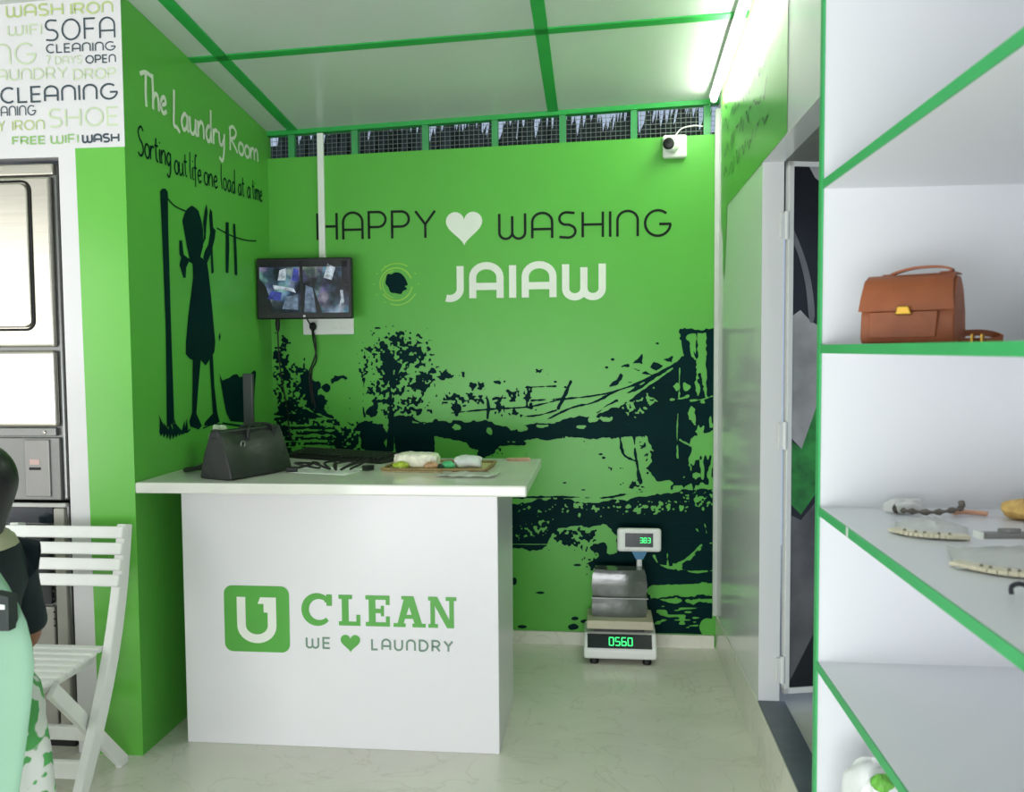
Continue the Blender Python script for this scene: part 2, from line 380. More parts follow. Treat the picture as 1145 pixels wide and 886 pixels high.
# ------------------------------------------------------------------ bridge mural on the back wall
def vnoise(X, Y, s, seed):
    rs = np.random.RandomState(seed); T = rs.rand(97, 97); x = X/s+500; y = Y/s+500
    xi = np.floor(x).astype(int); yi = np.floor(y).astype(int); fx = x-xi; fy = y-yi
    fx = fx*fx*(3-2*fx); fy = fy*fy*(3-2*fy)
    g = lambda a, b: T[(a*31+b*17+a*b % 7) % 97, (a*13+b*41+(a*a) % 11) % 97] if False else T[a % 97, b % 97]
    return (g(xi, yi)*(1-fx)+g(xi+1, yi)*fx)*(1-fy)+(g(xi, yi+1)*(1-fx)+g(xi+1, yi+1)*fx)*fy
def build_mural():
    st = .85
    xs = np.arange(304, 799.5, st); ys = np.arange(364, 711, st)
    X, Y = np.meshgrid(xs, ys)
    n4 = vnoise(X, Y, 4.2, 1)-.5; n8 = vnoise(X, Y, 9, 2)-.5; n2 = vnoise(X, Y, 2.4, 3)-.5; n16 = vnoise(X, Y, 20, 4)-.5
    nx = vnoise(X, Y*3.2, 7, 5)-.5      # horizontal flecks
    ny = vnoise(X*2.6, Y, 7, 6)-.5      # vertical flecks
    ED = n8*7+n4*5+n2*2
    tex = (vnoise(X, Y, 2.7, 11)-.5)*1.05+(vnoise(X, Y, 1.7, 12)-.5)*.6+(vnoise(X, Y, 6, 13)-.5)*.7
    F = np.full(X.shape, -50.)
    def sd(poly):
        p = np.array(poly, float); d = np.full(X.shape, 1e9); ins = np.zeros(X.shape, bool)
        for i in range(len(p)):
            a, b = p[i-1], p[i]; e = b-a; t = np.clip(((X-a[0])*e[0]+(Y-a[1])*e[1])/(e@e+1e-9), 0, 1)
            d = np.minimum(d, np.hypot(X-a[0]-t*e[0], Y-a[1]-t*e[1]))
            c = ((a[1] > Y) != (b[1] > Y)) & (X < (b[0]-a[0])*(Y-a[1])/(b[1]-a[1]+1e-12)+a[0]); ins ^= c
        return np.where(ins, d, -d)
    def ell(cx, cy, rx, ry): return (1-np.hypot((X-cx)/rx, (Y-cy)/ry))*min(rx, ry)
    def line(pts, w):
        p = np.array(smooth_line(pts, 4), float); d = np.full(X.shape, 1e9)
        for a, b in zip(p[:-1], p[1:]):
            e = b-a; t = np.clip(((X-a[0])*e[0]+(Y-a[1])*e[1])/(e@e+1e-9), 0, 1)
            d = np.minimum(d, np.hypot(X-a[0]-t*e[0], Y-a[1]-t*e[1]))
        return w/2-d
    def dark(s, amp=.6): nonlocal F; F = np.maximum(F, s+ED*amp)
    def light(s, amp=.5): nonlocal F; F = np.minimum(F, -(s+ED*amp))
    def texd(s, dens, nz=None, soft=8, amp=1):
        """flecks: more of them deeper inside the zone"""
        nonlocal F; nz = tex if nz is None else nz
        k = np.clip(s/soft, -1, 1)*.5
        F = np.maximum(F, np.where(s > -soft, (nz+(dens-.5)*1.1+k-.42)*8*amp, -50))
    def texl(s, dens, nz=None, soft=8):
        nonlocal F; nz = tex if nz is None else nz
        k = np.clip(s/soft, -1, 1)*.5
        F = np.minimum(F, np.where(s > -soft, -(nz+(dens-.5)*1.1+k-.42)*8, 50))
    # left bank: shrubs and steps
    texd(ell(315, 402, 11, 24), .62); texd(ell(330, 414, 13, 10), .55); texd(ell(318, 420, 12, 12), .7)
    texd(sd([(305,420),(340,420),(362,440),(378,470),(384,482),(384,520),(305,520)]), .50)
    texd(sd([(305,455),(345,450),(372,468),(345,476),(305,476)]), .56, nx)
    dark(ell(347, 436, 10, 17), 1.2); dark(ell(344, 420, 6, 9), .9); dark(ell(357, 450, 7, 9), 1.1); dark(ell(366, 434, 5, 5))
    dark(line([(371,428),(380,422),(391,424)], 4), .7); dark(line([(352,455),(364,463),(372,468)], 7), .7)
    for k, y in enumerate((478, 484, 490, 496, 502)):
        dark(line([(328+k*5, y+1), (350+k*3, y+1.5), (374+k, y+2)], 3.4), .35)
    light(line([(340,455),(352,462),(368,468)], 1.8), .25); light(line([(344,470),(382,468)], 1.8), .25); light(line([(352,474),(380,474)], 1.6), .25)
    for y in (475.5, 481, 487, 493, 499): light(line([(322, y+1), (350, y), (376, y+.5)], 2.2), .3)
    # tree
    texd(ell(442, 396, 36, 30), .60, tex, 14); texd(ell(440, 440, 34, 36), .42, tex, 14); texd(ell(432, 398, 14, 16), .72); texd(ell(458, 384, 22, 14), .52)
    texd(ell(422, 390, 14, 16), .5); texd(ell(468, 400, 14, 18), .5); texd(ell(437, 420, 12, 26), .62); texd(ell(466, 430, 15, 12), .62)
    texd(ell(410, 412, 10, 14), .4); texd(ell(462, 455, 16, 14), .6); texd(ell(424, 432, 9, 22), .5)
    dark(sd([(434,405),(439,405),(438,430),(440,470),(442,506),(431,506),(434,470),(435,430)]), .3)
    dark(line([(437,430),(447,412),(455,400)], 2.5), .4); dark(line([(407,424),(406,455),(408,466)], 1.8), .3)
    dark(sd([(426,410),(438,392),(440,405),(438,425)]), .8)
    texd(ell(390, 455, 7, 14), .25)
    # dark undergrowth
    dark(sd([(400,474),(410,468),(424,474),(432,466),(434,508),(425,512),(404,508)]), 1)
    dark(ell(416, 460, 6, 6), 1); texd(sd([(372,482),(402,472),(405,510),(372,512)]), .62)
    dark(sd([(440,468),(447,464),(470,470),(487,472),(487,491),(484,516),(440,516)]), .5)
    # bridge deck
    deck = [(440,470),(470,471),(490,471),(520,472),(544,470),(552,473),(562,477),(572,480),(590,476),(604,473),(620,473),(632,468),(645,466),(664,466),(676,460),(692,456),(712,441),(728,428),(738,416),(752,408),(764,400),(764,384),(770,380),(779,398),(779,446),(790,452),(796,440),(799,440),(799,480),(772,490),(770,522),(757,526),(744,522),(735,520),(729,503),(724,489),(706,487),(684,489),(660,491),(640,488),(616,492),(592,492),(562,494),(542,496),(530,500),(524,500),(516,494),(500,490),(487,490),(440,494)]
    dark(sd(deck), .55)
    light(line([(462,472),(478,474)], 2), .4); light(ell(508, 478, 5, 2)); light(ell(547, 481, 3, 4)); light(ell(583, 480, 5, 3)); light(line([(601,476),(612,476)], 2)); light(ell(664, 469, 6, 4)); light(ell(648, 477, 4, 2)); light(ell(676, 469, 6, 2.5))
    dark(sd([(520,500),(533,494),(560,494),(590,496),(560,500),(552,510),(532,510),(536,503)]), .9); texd(ell(560, 504, 14, 5), .5); texd(ell(652, 491, 40, 5), .35)
    light(sd([(486,492),(500,491),(515,496),(524,504),(526,512),(487,508)]), .3)
    # cables and posts
    dark(line([(505,462),(545,458),(592,455),(627,447),(662,443),(690,437),(720,425),(757,408)], 1.7), .12)
    dark(line([(612,469),(640,456),(664,450),(690,437),(714,429),(754,408)], 2.6), .2)
    dark(line([(586,466),(604,464),(622,459)], 1.6), .15)
    dark(line([(668,460),(684,452),(690,448)], 3), .3); dark(line([(700,440),(726,428),(734,420)], 4), .4)
    light(line([(660,462),(700,447),(724,431),(752,412)], 2), .25)
    texl(sd([(690,452),(712,438),(735,424),(736,450),(722,470),(700,470)]), .3)
    dark(line([(638,427),(631,443),(624,456)], 2.8), .3)
    dark(line([(588,433.5),(606,432.5),(621,432)], 1.5), .15); dark(line([(594,448),(612,447),(630,446)], 1.5), .15); dark(line([(590,433),(592,445)], 2.4), .3)
    dark(line([(545,446),(546,456),(545,468)], 2), .3)
    for cx, cy, rx, ry in ((495,421,6,4),(501,424,3,5),(528,432,3,3),(538,433,3,3),(526,444,4,3),(537,446,6,4),(507,446,14,2),(511,455,5,6),(510,464,3,4),(556,447,4,3),(574,442,8,5),(590,442,4,4),(594,453,3,3),(574,463,5,2),(558,457,3,6),(475,425,9,9),(466,432,8,6),(558,428,2.5,2),(518,417,1.5,1),(605,416,2,1.5),(484,415,3,2)):
        texd(ell(cx, cy, rx+2, ry+2), .72, None, 4)
    for poly in ([(704,408),(711,402),(720,392),(718,407)], [(695,410),(704,406),(704,410)], [(742,402),(753,397),(752,406),(746,405)], [(726,411),(731,405),(741,409),(734,415)], [(717,418),(722,415),(728,419)], [(682,432),(690,424),(694,418),(697,420),(692,430)], [(702,428),(707,426),(707,429)], [(706,411),(716,414),(714,416)]):
        dark(sd(poly), .3)
    for cx, cy in ((685,402),(678,411),(735,384),(632,433),(621,427)): dark(ell(cx, cy, 1.8, 1.2), .1)
    # tower at the right
    tw = [(762,369),(799,369),(799,560),(765,560),(763,520),(765,400)]
    dark(line([(762,371),(799,370)], 5), .5); dark(line([(765,371),(766,386),(769,398)], 6), .8); dark(sd([(789,371),(799,371),(799,450),(791,450)]), .4)
    dark(line([(779,372),(779,400)], 1.6), .3); dark(sd([(761,398),(776,394),(777,418),(776,446),(760,446)]), .5)
    dark(line([(783,420),(785,440),(791,450)], 5), .7); texd(sd([(776,420),(799,420),(799,450),(776,450)]), .45, ny)
    light(line([(773,376),(774,392),(777,402)], 3), .4); light(ell(757, 434, 4, 7)); light(ell(768, 433, 4, 4)); light(line([(750,447),(762,446),(770,443)], 2), .3); light(line([(760,412),(759,445)], 1.4), .1)
    light(line([(772,448),(785,447),(796,443)], 1.6), .2); light(line([(758,463),(757,485),(758,520)], 1.4), .2)
    light(line([(773,458),(776,472),(782,482)], 5), .7); light(line([(760,492),(775,500)], 2), .4)
    texl(sd([(778,478),(799,462),(799,540),(766,540),(770,505)]), .55, ny)
    # hanging branch and growth under the deck
    dark(line([(693,489),(696,505),(700,511),(711,516)], 2.4), .4); dark(line([(709,488),(711,512),(714,528),(716,540)], 2.8), .3)
    dark(sd([(727,505),(735,498),(744,512),(765,516),(770,500),(768,530),(756,540),(732,536),(726,522)]), .8)
    texd(sd([(712,489),(728,489),(732,530),(720,545),(716,500)]), .38); texd(sd([(757,515),(799,505),(799,545),(740,552)]), .5, ny)
    texd(ell(688, 522, 9, 3), .55, None, 4); texd(ell(712, 543, 14, 4), .55, None, 4)
    # lower deck
    dark(line([(572,557),(604,556),(640,556),(672,557),(700,553),(724,549)], 1.5), .25)
    low = [(560,562),(580,564),(600,560),(622,558),(642,560),(662,563),(690,560),(712,556),(738,552),(762,548),(799,546),(799,652),(730,654),(728,668),(799,666),(799,712),(726,712),(722,655),(680,640),(664,642),(657,630),(672,620),(690,618),(688,600),(676,588),(660,590),(640,588),(622,592),(614,604),(606,616),(590,616),(560,612)]
    dark(sd(low), .5)
    texl(sd([(560,585),(620,582),(622,594),(604,602),(560,596)]), .46); texl(sd([(572,566),(720,560),(760,552),(799,550),(799,568),(720,576),(640,574),(572,574)]), .44)
    texd(sd([(614,592),(664,588),(672,606),(650,614),(618,610)]), .6); texd(ell(664, 612, 10, 8), .62); texd(ell(660, 632, 7, 8), .6)
    light(ell(676, 599, 10, 13), .6); light(ell(684, 612, 6, 10), .6); dark(ell(668, 615, 10, 7), .8)
    dark(sd([(664,632),(690,628),(712,632),(724,640),(724,660),(670,645)]), .5)
    for l_, w_ in (([(731,622),(736,630),(745,634),(760,636),(776,640),(799,638)], 2), ([(746,620),(747,634)], 1.4), ([(756,634),(764,628),(772,622),(784,610)], 3.2), ([(770,626),(786,612)], 1.6), ([(779,592),(783,598)], 2), ([(788,586),(790,596)], 1.6)):
        light(line(l_, w_), .3)
    light(ell(759, 633, 5, 4), .5)
    light(line([(728,661),(799,658)], 10), .35); light(line([(728,670),(760,672),(799,672)], 3), .6)
    texl(sd([(728,676),(785,674),(785,704),(728,704)]), .42, nx); light(ell(793, 702, 11, 11), .25); texl(ell(796, 612, 5, 8), .4)
    dark(line([(572,573),(572,574)], .5)); light(line([(560,608.5),(614,609)], 1), .03)
    # loose dark bits low on the wall
    for cx, cy, rx, ry in ((575,650,3,4),(584,701,5,1.6),(643,692,5,2.5),(641,701,6,3.5),(652,695,4,2.5),(604,663,4,.8),(646,632,4,1),(632,540,3,1),(652,548,3,1),(672,508,2,1),(675,512,1.5,1),(600,537,2,1)):
        dark(ell(cx, cy, rx, ry), .15)
    F = np.where(X < 305.5, -5, F)
    mb = MB(); pos = {}
    def vert(x, y):
        p = P(1, 0, x, y); mb.v.append((min(max(p[0], .001), XR-.021), -.0012, max(p[2], .068))); return len(mb.v)-1
    H, Wd = F.shape; D = F > 0
    for j in range(H-1):
        i = 0
        y0, y1 = ys[j], ys[j+1]
        while i < Wd-1:
            a, b, c, d = D[j, i], D[j, i+1], D[j+1, i+1], D[j+1, i]
            if a and b and c and d:
                k = i
                while k < Wd-1 and D[j, k+1] and D[j+1, k+1]: k += 1
                mb.f.append((vert(xs[i], y0), vert(xs[k], y0), vert(xs[k], y1), vert(xs[i], y1))); mb.mi.append(0); i = k; continue
            if a or b or c or d:
                cor = [(xs[i], y0, F[j, i]), (xs[i+1], y0, F[j, i+1]), (xs[i+1], y1, F[j+1, i+1]), (xs[i], y1, F[j+1, i])]
                pl = []
                for q in range(4):
                    p0, p1 = cor[q], cor[(q+1) % 4]
                    if p0[2] > 0: pl.append(p0[:2])
                    if (p0[2] > 0) != (p1[2] > 0):
                        t = p0[2]/(p0[2]-p1[2]); pl.append((p0[0]+t*(p1[0]-p0[0]), p0[1]+t*(p1[1]-p0[1])))
                if len(pl) > 2:
                    mb.f.append(tuple(vert(*q) for q in pl)); mb.mi.append(0)
            i += 1
    return obj('bridge_mural', mb, INK, wall_back, kind='structure')
build_mural()

# lettering on the back wall
def wall_print(parent, name, mat, fn, off=-.002, origin=None):
    pr = Print((0, off, 0), (1, 0, 0), (0, 0, 1)) if origin is None else Print(*origin)
    fn(pr); return obj(name, pr.mb, mat, parent, kind='structure')
def bx(x, y): p = P(1, 0, x, y); return p[0], p[2]
u0, v0 = bx(353, 270); u1, _ = bx(483, 270); _, v1 = bx(353, 237.5)
wall_print(wall_back, 'slogan_lettering', BLACKT, lambda p: (p.text('HAPPY', bx(349,0)[0], bx(485,0)[0], v0, v1, .0125, gap=.24), p.text('WASHING', bx(555,0)[0], bx(750,0)[0], bx(600,268)[1], bx(600,237)[1], .0125, gap=.26)))
hx, hz = bx(519, 256)
wall_print(wall_back, 'heart_print', WHITET, lambda p: p.poly(heart(hx, hz, .185, .17)))
wall_print(wall_back, 'name_lettering', WHITET, lambda p: p.text('JAIAW', bx(486,0)[0], bx(677,0)[0], bx(580,337)[1], bx(580,292.5)[1], .036, gap=.33))
ex, ez = bx(443, 318)
def ring(p):
    p.quads(strip2d(arc(ex, ez, .083, .083, 20, 200, 24), .007)); p.quads(strip2d(arc(ex, ez, .083, .083, 215, 350, 24), .007))
    p.quads(strip2d(arc(ex+.005, ez, .105, .105, 60, 140, 16), .005)); p.quads(strip2d(arc(ex+.005, ez, .105, .105, 250, 330, 16), .005)); p.quads(strip2d(arc(ex, ez, .07, .07, 100, 260, 16), .005))
    for a in range(0, 360, 30): p.poly(heart(ex+.115*math.cos(a*.0174), ez+.105*math.sin(a*.0174), .008, .008, 10))
wall_print(wall_back, 'emblem_ring', M('lime_print', (140, 200, 60), .4), ring)
hd = smooth_line([(-.055,.03),(-.05,.05),(-.03,.045),(-.01,.055),(.02,.05),(.045,.02),(.055,-.01),(.04,-.015),(.052,-.03),(.03,-.04),(.02,-.055),(-.01,-.05),(-.035,-.045),(-.045,-.02),(-.06,0),(-.055,.03)], 3)
def head_print(p):
    c = (ex+.005, ez+.005); q = [(ex+.005+a, ez+.005+b) for a, b in hd[:-1]]
    for i in range(len(q)): p.mb.add([p.p(*c), p.p(*q[i-1]), p.p(*q[i])], [(0, 1, 2)])
wall_print(wall_back, 'emblem_head', INK, head_print)

# ------------------------------------------------------------------ prints on the left wall
lo = (.0015, 0, 0), (0, 1, 0), (0, 0, 1)
def lx(X, Y, s=2.768, ox=140, oy=180):
    p = P(0, 0, ox+X/s, oy+Y/s); return p[1], p[2]
def fan_poly(p, pts):
    bmv = [p.p(*q) for q in pts]; p.mb.add(bmv, [tuple(range(len(pts)))])
def girl(p):
    T = lambda l: [lx(*q) for q in l]
    p.poly(T([(107,95),(113,86),(124,86),(131,97),(132,200),(140,480),(151,810),(128,825),(124,500),(114,250)]))
    random.seed(3)
    for k in range(9):
        x = 105+k*9.5; p.poly(T([(x, 838+random.random()*10), (x-14+random.random()*28, 785+random.random()*25), (x+13, 832+random.random()*10), (x+4, 868-abs(k-3)*5)]))
    L = lambda pts, w: p.quads([[lx(*a) for a in q] for q in strip2d(smooth_line(pts, 5), w)])
    L([(128,115),(150,138),(172,150),(192,158)], 4); L([(283,208),(315,226),(345,238),(375,246),(405,248)], 4)
    L([(150,845),(190,838),(200,830)], 4); L([(240,828),(270,816),(302,816)], 4); L([(300,812),(360,820),(395,812)], 6)
    # hair and head, plaits, dress
    p.poly(T([(205,138),(216,145),(226,155),(235,185),(240,215),(240,265),(232,296),(214,312),(198,302),(190,265),(183,225),(176,186),(182,165),(190,150)]))
    p.poly(T([(192,300),(180,290),(175,246),(166,246),(167,290),(172,300),(167,322),(179,362),(186,362),(188,330),(196,312),(207,318),(214,308)]))
    p.poly(T([(207,312),(230,296),(252,312),(256,340),(263,400),(271,490),(278,560),(275,592),(262,612),(248,634),(232,616),(212,620),(196,610),(186,598),(187,560),(194,480),(202,420),(209,360)]))
    p.poly(T([(252,318),(240,300),(246,278),(256,260),(262,222),(259,170),(262,148),(268,158),(271,206),(279,215),(276,240),(266,282)]))
    p.poly(T([(238,262),(243,225),(240,190),(246,150),(251,132),(254,160),(250,200),(248,240)]))
    p.poly(T([(262,262),(268,250),(273,345),(266,350)]))
    p.poly(T([(208,610),(233,612),(225,700),(219,782),(236,820),(226,832),(200,822),(197,806),(206,780)]))
    p.poly(T([(259,606),(270,600),(275,700),(284,780),(291,808),(270,818),(242,820),(246,808),(270,782)]))
    p.poly(T([(310,190),(319,190),(321,270),(318,348),(310,345)])); p.poly(T([(333,195),(339,195),(344,280),(346,355),(338,352)]))
    p.poly(T([(288,545),(292,530),(294,545),(291,560)]))
    p.poly(T([(290,658),(299,680),(320,672),(333,662),(345,660),(352,670),(375,664),(388,658),(398,648),(404,654),(400,700),(398,760),(390,812),(325,806),(312,780),(303,735)]))
wall_print(wall_left, 'girl_silhouette', INK, girl, origin=lo)
def script_on(p, text, a, b, hgt, w, gap=.12, space=.32):
    st, L = layout(text, S_, gap, space)
    (ua, va), (ub, vb) = a, b
    for s in st:
        p.quads(strip2d([(ua+(ub-ua)*x/L, va+(vb-va)*x/L+y*hgt) for x, y in s], w))
lp = lambda x, y: tuple(P(0, 0, x, y)[[1, 2]])
wall_print(wall_left, 'title_lettering', WHITET, lambda p: (script_on(p, 'The', lp(157,117), lp(186,128), .125, .016, .07), script_on(p, 'Laundry', lp(194,140), lp(251,167), .135, .016, .07), script_on(p, 'Room', lp(257,168), lp(288,181), .11, .015, .07)), origin=((.0015, 0, 0), (0, 1, 0), (0, 0, 1)))
wall_print(wall_left, 'motto_lettering', INK, lambda p: (script_on(p, 'Sorting', lp(154,173), lp(191,187), .105, .0082, .06), script_on(p, 'out', lp(195,194), lp(209,198), .105, .0082, .08), script_on(p, 'life', lp(212,200), lp(225,205), .105, .0082, .08), script_on(p, 'one', lp(228,206), lp(243,211), .105, .0082, .08), script_on(p, 'load', lp(247,211), lp(263,217), .105, .0082, .08), script_on(p, 'at', lp(266,218), lp(273,220), .105, .0082, .08), script_on(p, 'a', lp(276,221), lp(280,222), .105, .0082, .08), script_on(p, 'time', lp(282,222), lp(293,226), .105, .0082, .08)), origin=((.0015, 0, 0), (0, 1, 0), (0, 0, 1)))

# ------------------------------------------------------------------ word cloud on the front wall
def fx(x, y): p = P(1, YF, x, y); return p[0], p[2]
def wordcloud(p, rows):
    for t, x0, x1, yt, yb, w in rows:
        a, _ = fx(x0, yb); b, _ = fx(x1, yt); xm_ = max(20, (x0+x1)/2); vb = fx(xm_, yb)[1]; vt = fx(xm_, yt+.3)[1]; p.text(t, a, b, vb, vt, w*.0027, gap=.24)
fo = ((0, YF-.0025, 0), (1, 0, 0), (0, 0, 1))
wall_print(wall_front, 'dark_words', SLATE, lambda p: wordcloud(p, [('SOFA',51,129,20,45,2.4),('CLEANING',52,129,47.5,58.5,1.7),('OPEN',96,130,61,71,1.7),('CLEANING',1,131,95,114,2.6),('CLEANING',-22,40,118,130,1.5),('WASH',92,134,149,160,2.6)]), origin=fo)
wall_print(wall_front, 'yellow_green_words', YELG, lambda p: wordcloud(p, [('WASH',7,71,4,19,2.6),('IRON',79,127,2,16,2.6),('IRON',14,50,134,146,1.8),('DRY',-20,6,134,147,1.8)]), origin=fo)
wall_print(wall_front, 'green_words', MIDG, lambda p: wordcloud(p, [('FREE',14,51,152,162,2.2),('WIFI',57,88,150,161,2)]), origin=fo)
wall_print(wall_front, 'pale_words', PALEG, lambda p: wordcloud(p, [('WIFI',9,47,27,40,2.2),('CLEANING',-120,39,48,73,2.4),('7',52,57,62,72,1.4),('DAYS',62,92,62,72,1.4),('LAUNDRY',-14,76,76,90,2.2),('DROP',82,130,76,89,2.2),('SHOE',55,133,120,142,2.6)]), origin=fo)

# green banner on the right wall above the door head
def banner(p):
    z0 = DH+.005
    pts = [(-.09, z0-.02)] + [(-1.56, z0-.0)] + [(-1.56, cz(XR, -1.56)-.01), (-.09, cz(XR, -.09)-.01)]
    p.poly(pts)
    tail = [(-.09, z0-.02), (-.30, z0), (-.29, z0-.06), (-.26, z0-.2), (-.23, z0-.3), (-.2, z0-.34), (-.17, z0-.3), (-.17, z0-.2), (-.15, z0-.12), (-.1, z0-.1)]
    p.poly(tail)
wall_print(wall_right, 'green_banner', GREEN, banner, origin=((XR-.0015, 0, 0), (0, 1, 0), (0, 0, 1), -1))
def scrib(p):
    random.seed(8)
    for r in range(4):
        z = 2.62-.11*r
        y = -.2
        while y > -1.25:
            pts = [(y-k*.022, z+random.uniform(-.03, .04)) for k in range(random.randint(4, 8))]
            p.quads(strip2d(smooth_line(pts, 4), .011)); y = pts[-1][0]-.045
wall_print(wall_right, 'banner_script', M('dark_green_print', (30, 100, 40), .35), scrib, origin=((XR-.004, 0, 0), (0, 1, 0), (0, 0, 1), -1))

# ------------------------------------------------------------------ door leaf, swung outwards
door = bpy.data.objects.new('door_1', None); C.objects.link(door); door.location = (XO+.012, JY+.005, .235); door.rotation_euler = (0, 0, math.radians(14)); door['kind'] = 'structure'
DW, DHh = .8, 1.93
mb = MB(); mb.box((0, -.015, 0), (.02, .015, DHh)); mb.box((DW-.03, -.015, 0), (DW, .015, DHh)); mb.box((0, -.015, 0), (DW, .015, .022)); mb.box((0, -.015, DHh-.022), (DW, .015, DHh)); part('frame', mb, WPLAS, door, bevel=.002, kind='structure')
mb = MB(); mb.box((.02, -.008, .022), (DW-.03, .008, DHh-.022)); part('panel', mb, M('charcoal_print', (28, 30, 36), .3, var=.4, scale=3), door, kind='structure')
def door_print(name, mat, polys, off=-.0095):
    pr = Print((0, off, 0), (1, 0, 0), (0, 0, 1))
    for q in polys: pr.poly(q)
    part(name, pr.mb, mat, door, kind='structure')
door_print('grey_print', M('grey_print', (168, 168, 168), .35, var=.3, scale=6), [[(.02,1.38),(.05,1.40),(.09,1.36),(.2,1.3),(.25,1.0),(.14,.98),(.06,.90),(.02,.94)], [(.07,1.92),(.1,1.87),(.14,1.84),(.16,1.9)]])
door_print('arc_print', M('mid_grey_print', (110, 112, 116), .35, var=.3, scale=6), [smooth_line([(.02,1.69),(.06,1.6),(.09,1.5),(.105,1.38),(.085,1.36),(.07,1.48),(.045,1.58),(.02,1.64)], 3)], -.0096)
door_print('green_print', M('foliage_print', (44, 130, 56), .35, var=.5, scale=14), [[(.02,.93),(.06,.9),(.14,1.12),(.25,1.1),(.25,.75),(.12,.74),(.06,.66),(.02,.7)]], -.0097)
door_print('trouser_print', M('trouser_print', (96, 96, 98), .35, var=.4, scale=7), [[(.02,.66),(.06,.64),(.13,.72),(.25,.7),(.25,.2),(.12,.23),(.02,.04)]], -.0098)
for z in (.09, .95, 1.7):
    mb = MB(); mb.lathe([(.009, -.05), (.009, .05)], (-.006, -.012, z), (0, 0, 1), 12); mb.box((-.03, -.0155, z-.045), (-.004, -.006, z+.045)); part('hinge', mb, WPLAS, door, bevel=.001, kind='structure')

# ------------------------------------------------------------------ hedge behind the vent
mb = MB(); random.seed(11)
for k in range(28):
    x = -.1+k*.085
    for q in range(11):
        bx_, by_ = x+random.uniform(-.03, .03), .5+random.uniform(-.08, .12); h = random.uniform(.22, .36); l = random.uniform(.0, .08)
        z0 = 2.5+random.uniform(-.03, .03); w = random.uniform(.018, .034)
        mb.add([(bx_-w, by_, z0), (bx_+w, by_-.01, z0), (bx_+w*.8+l*.5, by_+.01, z0+h*.55), (bx_+l, by_, z0+h), (bx_-w*.6+l*.4, by_+.02, z0+h*.5)], [(0, 1, 2, 3, 4)])
    for q in range(6):
        cx, cy_, cz_ = x+random.uniform(-.05, .05), .52+random.uniform(-.1, .1), random.uniform(2.3, 2.5)
        a = random.uniform(0, 6.28); L_ = .09
        mb.add([(cx, cy_, cz_), (cx+L_*.4*math.cos(a), cy_-.03, cz_+.03), (cx+L_*math.cos(a), cy_, cz_+L_*math.sin(a)), (cx-L_*.2*math.cos(a), cy_+.03, cz_+.04)], [(0, 1, 2, 3)])
    mb.box((x-.012, .55, 0), (x+.012, .574, 2.5)); 
mb.box((-.3, .58, 0), (2.34, .66, 2.69))
hedge = obj('hedge', mb, M('dark_leaf', (26, 42, 36), .5, var=.4, scale=12), kind='stuff')
tag(hedge, 'dark spiky hedge seen outside through the wire mesh above the green wall', 'hedge')

# ------------------------------------------------------------------ batten light in the top right corner
bt = thing('batten_light', 'glowing white tube light along the top of the right wall', 'light', (XR-.04, -.1, cz(XR, -.1)-.03))
mb = MB(); q = lambda t, dx, dz: (dx, -t, .112*t+dz)
mb.prism([q(0, -.02, 0), q(0, .02, 0), q(0, .02, .018), q(0, -.02, .018)], (0, -1.45, .1624)); part('housing', mb, WPLAS, bt, bevel=.002)
mb = MB(); mb.tube([q(.02+1.41*k/6, 0, -.016) for k in range(7)], .013, 12); part('tube', mb, M('tube_glow', (255, 252, 244), .4, var=0, emit=55), bt, smooth=True)
for t in (0, 1.43): mb = MB(); mb.tube([q(t, 0, -.016), q(t+.02, 0, -.016)], .016, 12); part('end_cap', mb, WPLAS, bt)

# ------------------------------------------------------------------ conduit, socket, camera, monitor
mb = MB(); mb.box((.268, -.02, 1.93), (.3, -.001, cz(.28, 0)-.03)); tag(obj('conduit', mb, WPLAS, bevel=.003), 'white plastic cable conduit running from the ceiling down to the monitor', 'conduit')
so = thing('socket_panel', 'white wide socket panel on the green wall under the monitor', 'socket', (.312, 0, 1.63))
mb = MB(); mb.box((-.135, -.022, -.045), (.13, -.001, .045)); part('cover_plate', mb, WPLAS, so, bevel=.005)
mb = MB(); mb.box((-.1, -.0245, -.02), (-.055, -.0215, .028)); part('outlet', mb, M('socket_grey', (205, 208, 202), .4), so, bevel=.002)
for k in range(2): mb = MB(); mb.box((.02+k*.045, -.025, -.014), (.05+k*.045, -.0215, .014)); part('switch', mb, WPLAS, so, bevel=.002)
pl = thing('power_cable', 'black plug and cable hanging from the white socket panel', 'cable', (.235, -.03, 1.63))
mb = MB(); mb.lathe([(.004, -.03), (.017, -.012), (.019, .0), (.012, .014), (.003, .018)], (0, -.006, 0), (0, 0, 1), 14); part('plug', mb, RUBBER, pl, smooth=True)
mb = MB(); mb.tube(smooth_line([(0, -.006, -.025), (.012, -.006, -.08), (.012, -.004, -.14), (-.012, 0, -.2), (-.03, .012, -.24), (-.03, .02, -.32), (-.02, .024, -.4)], 6), .0042, 8); part('cord', mb, RUBBER, pl, smooth=True)

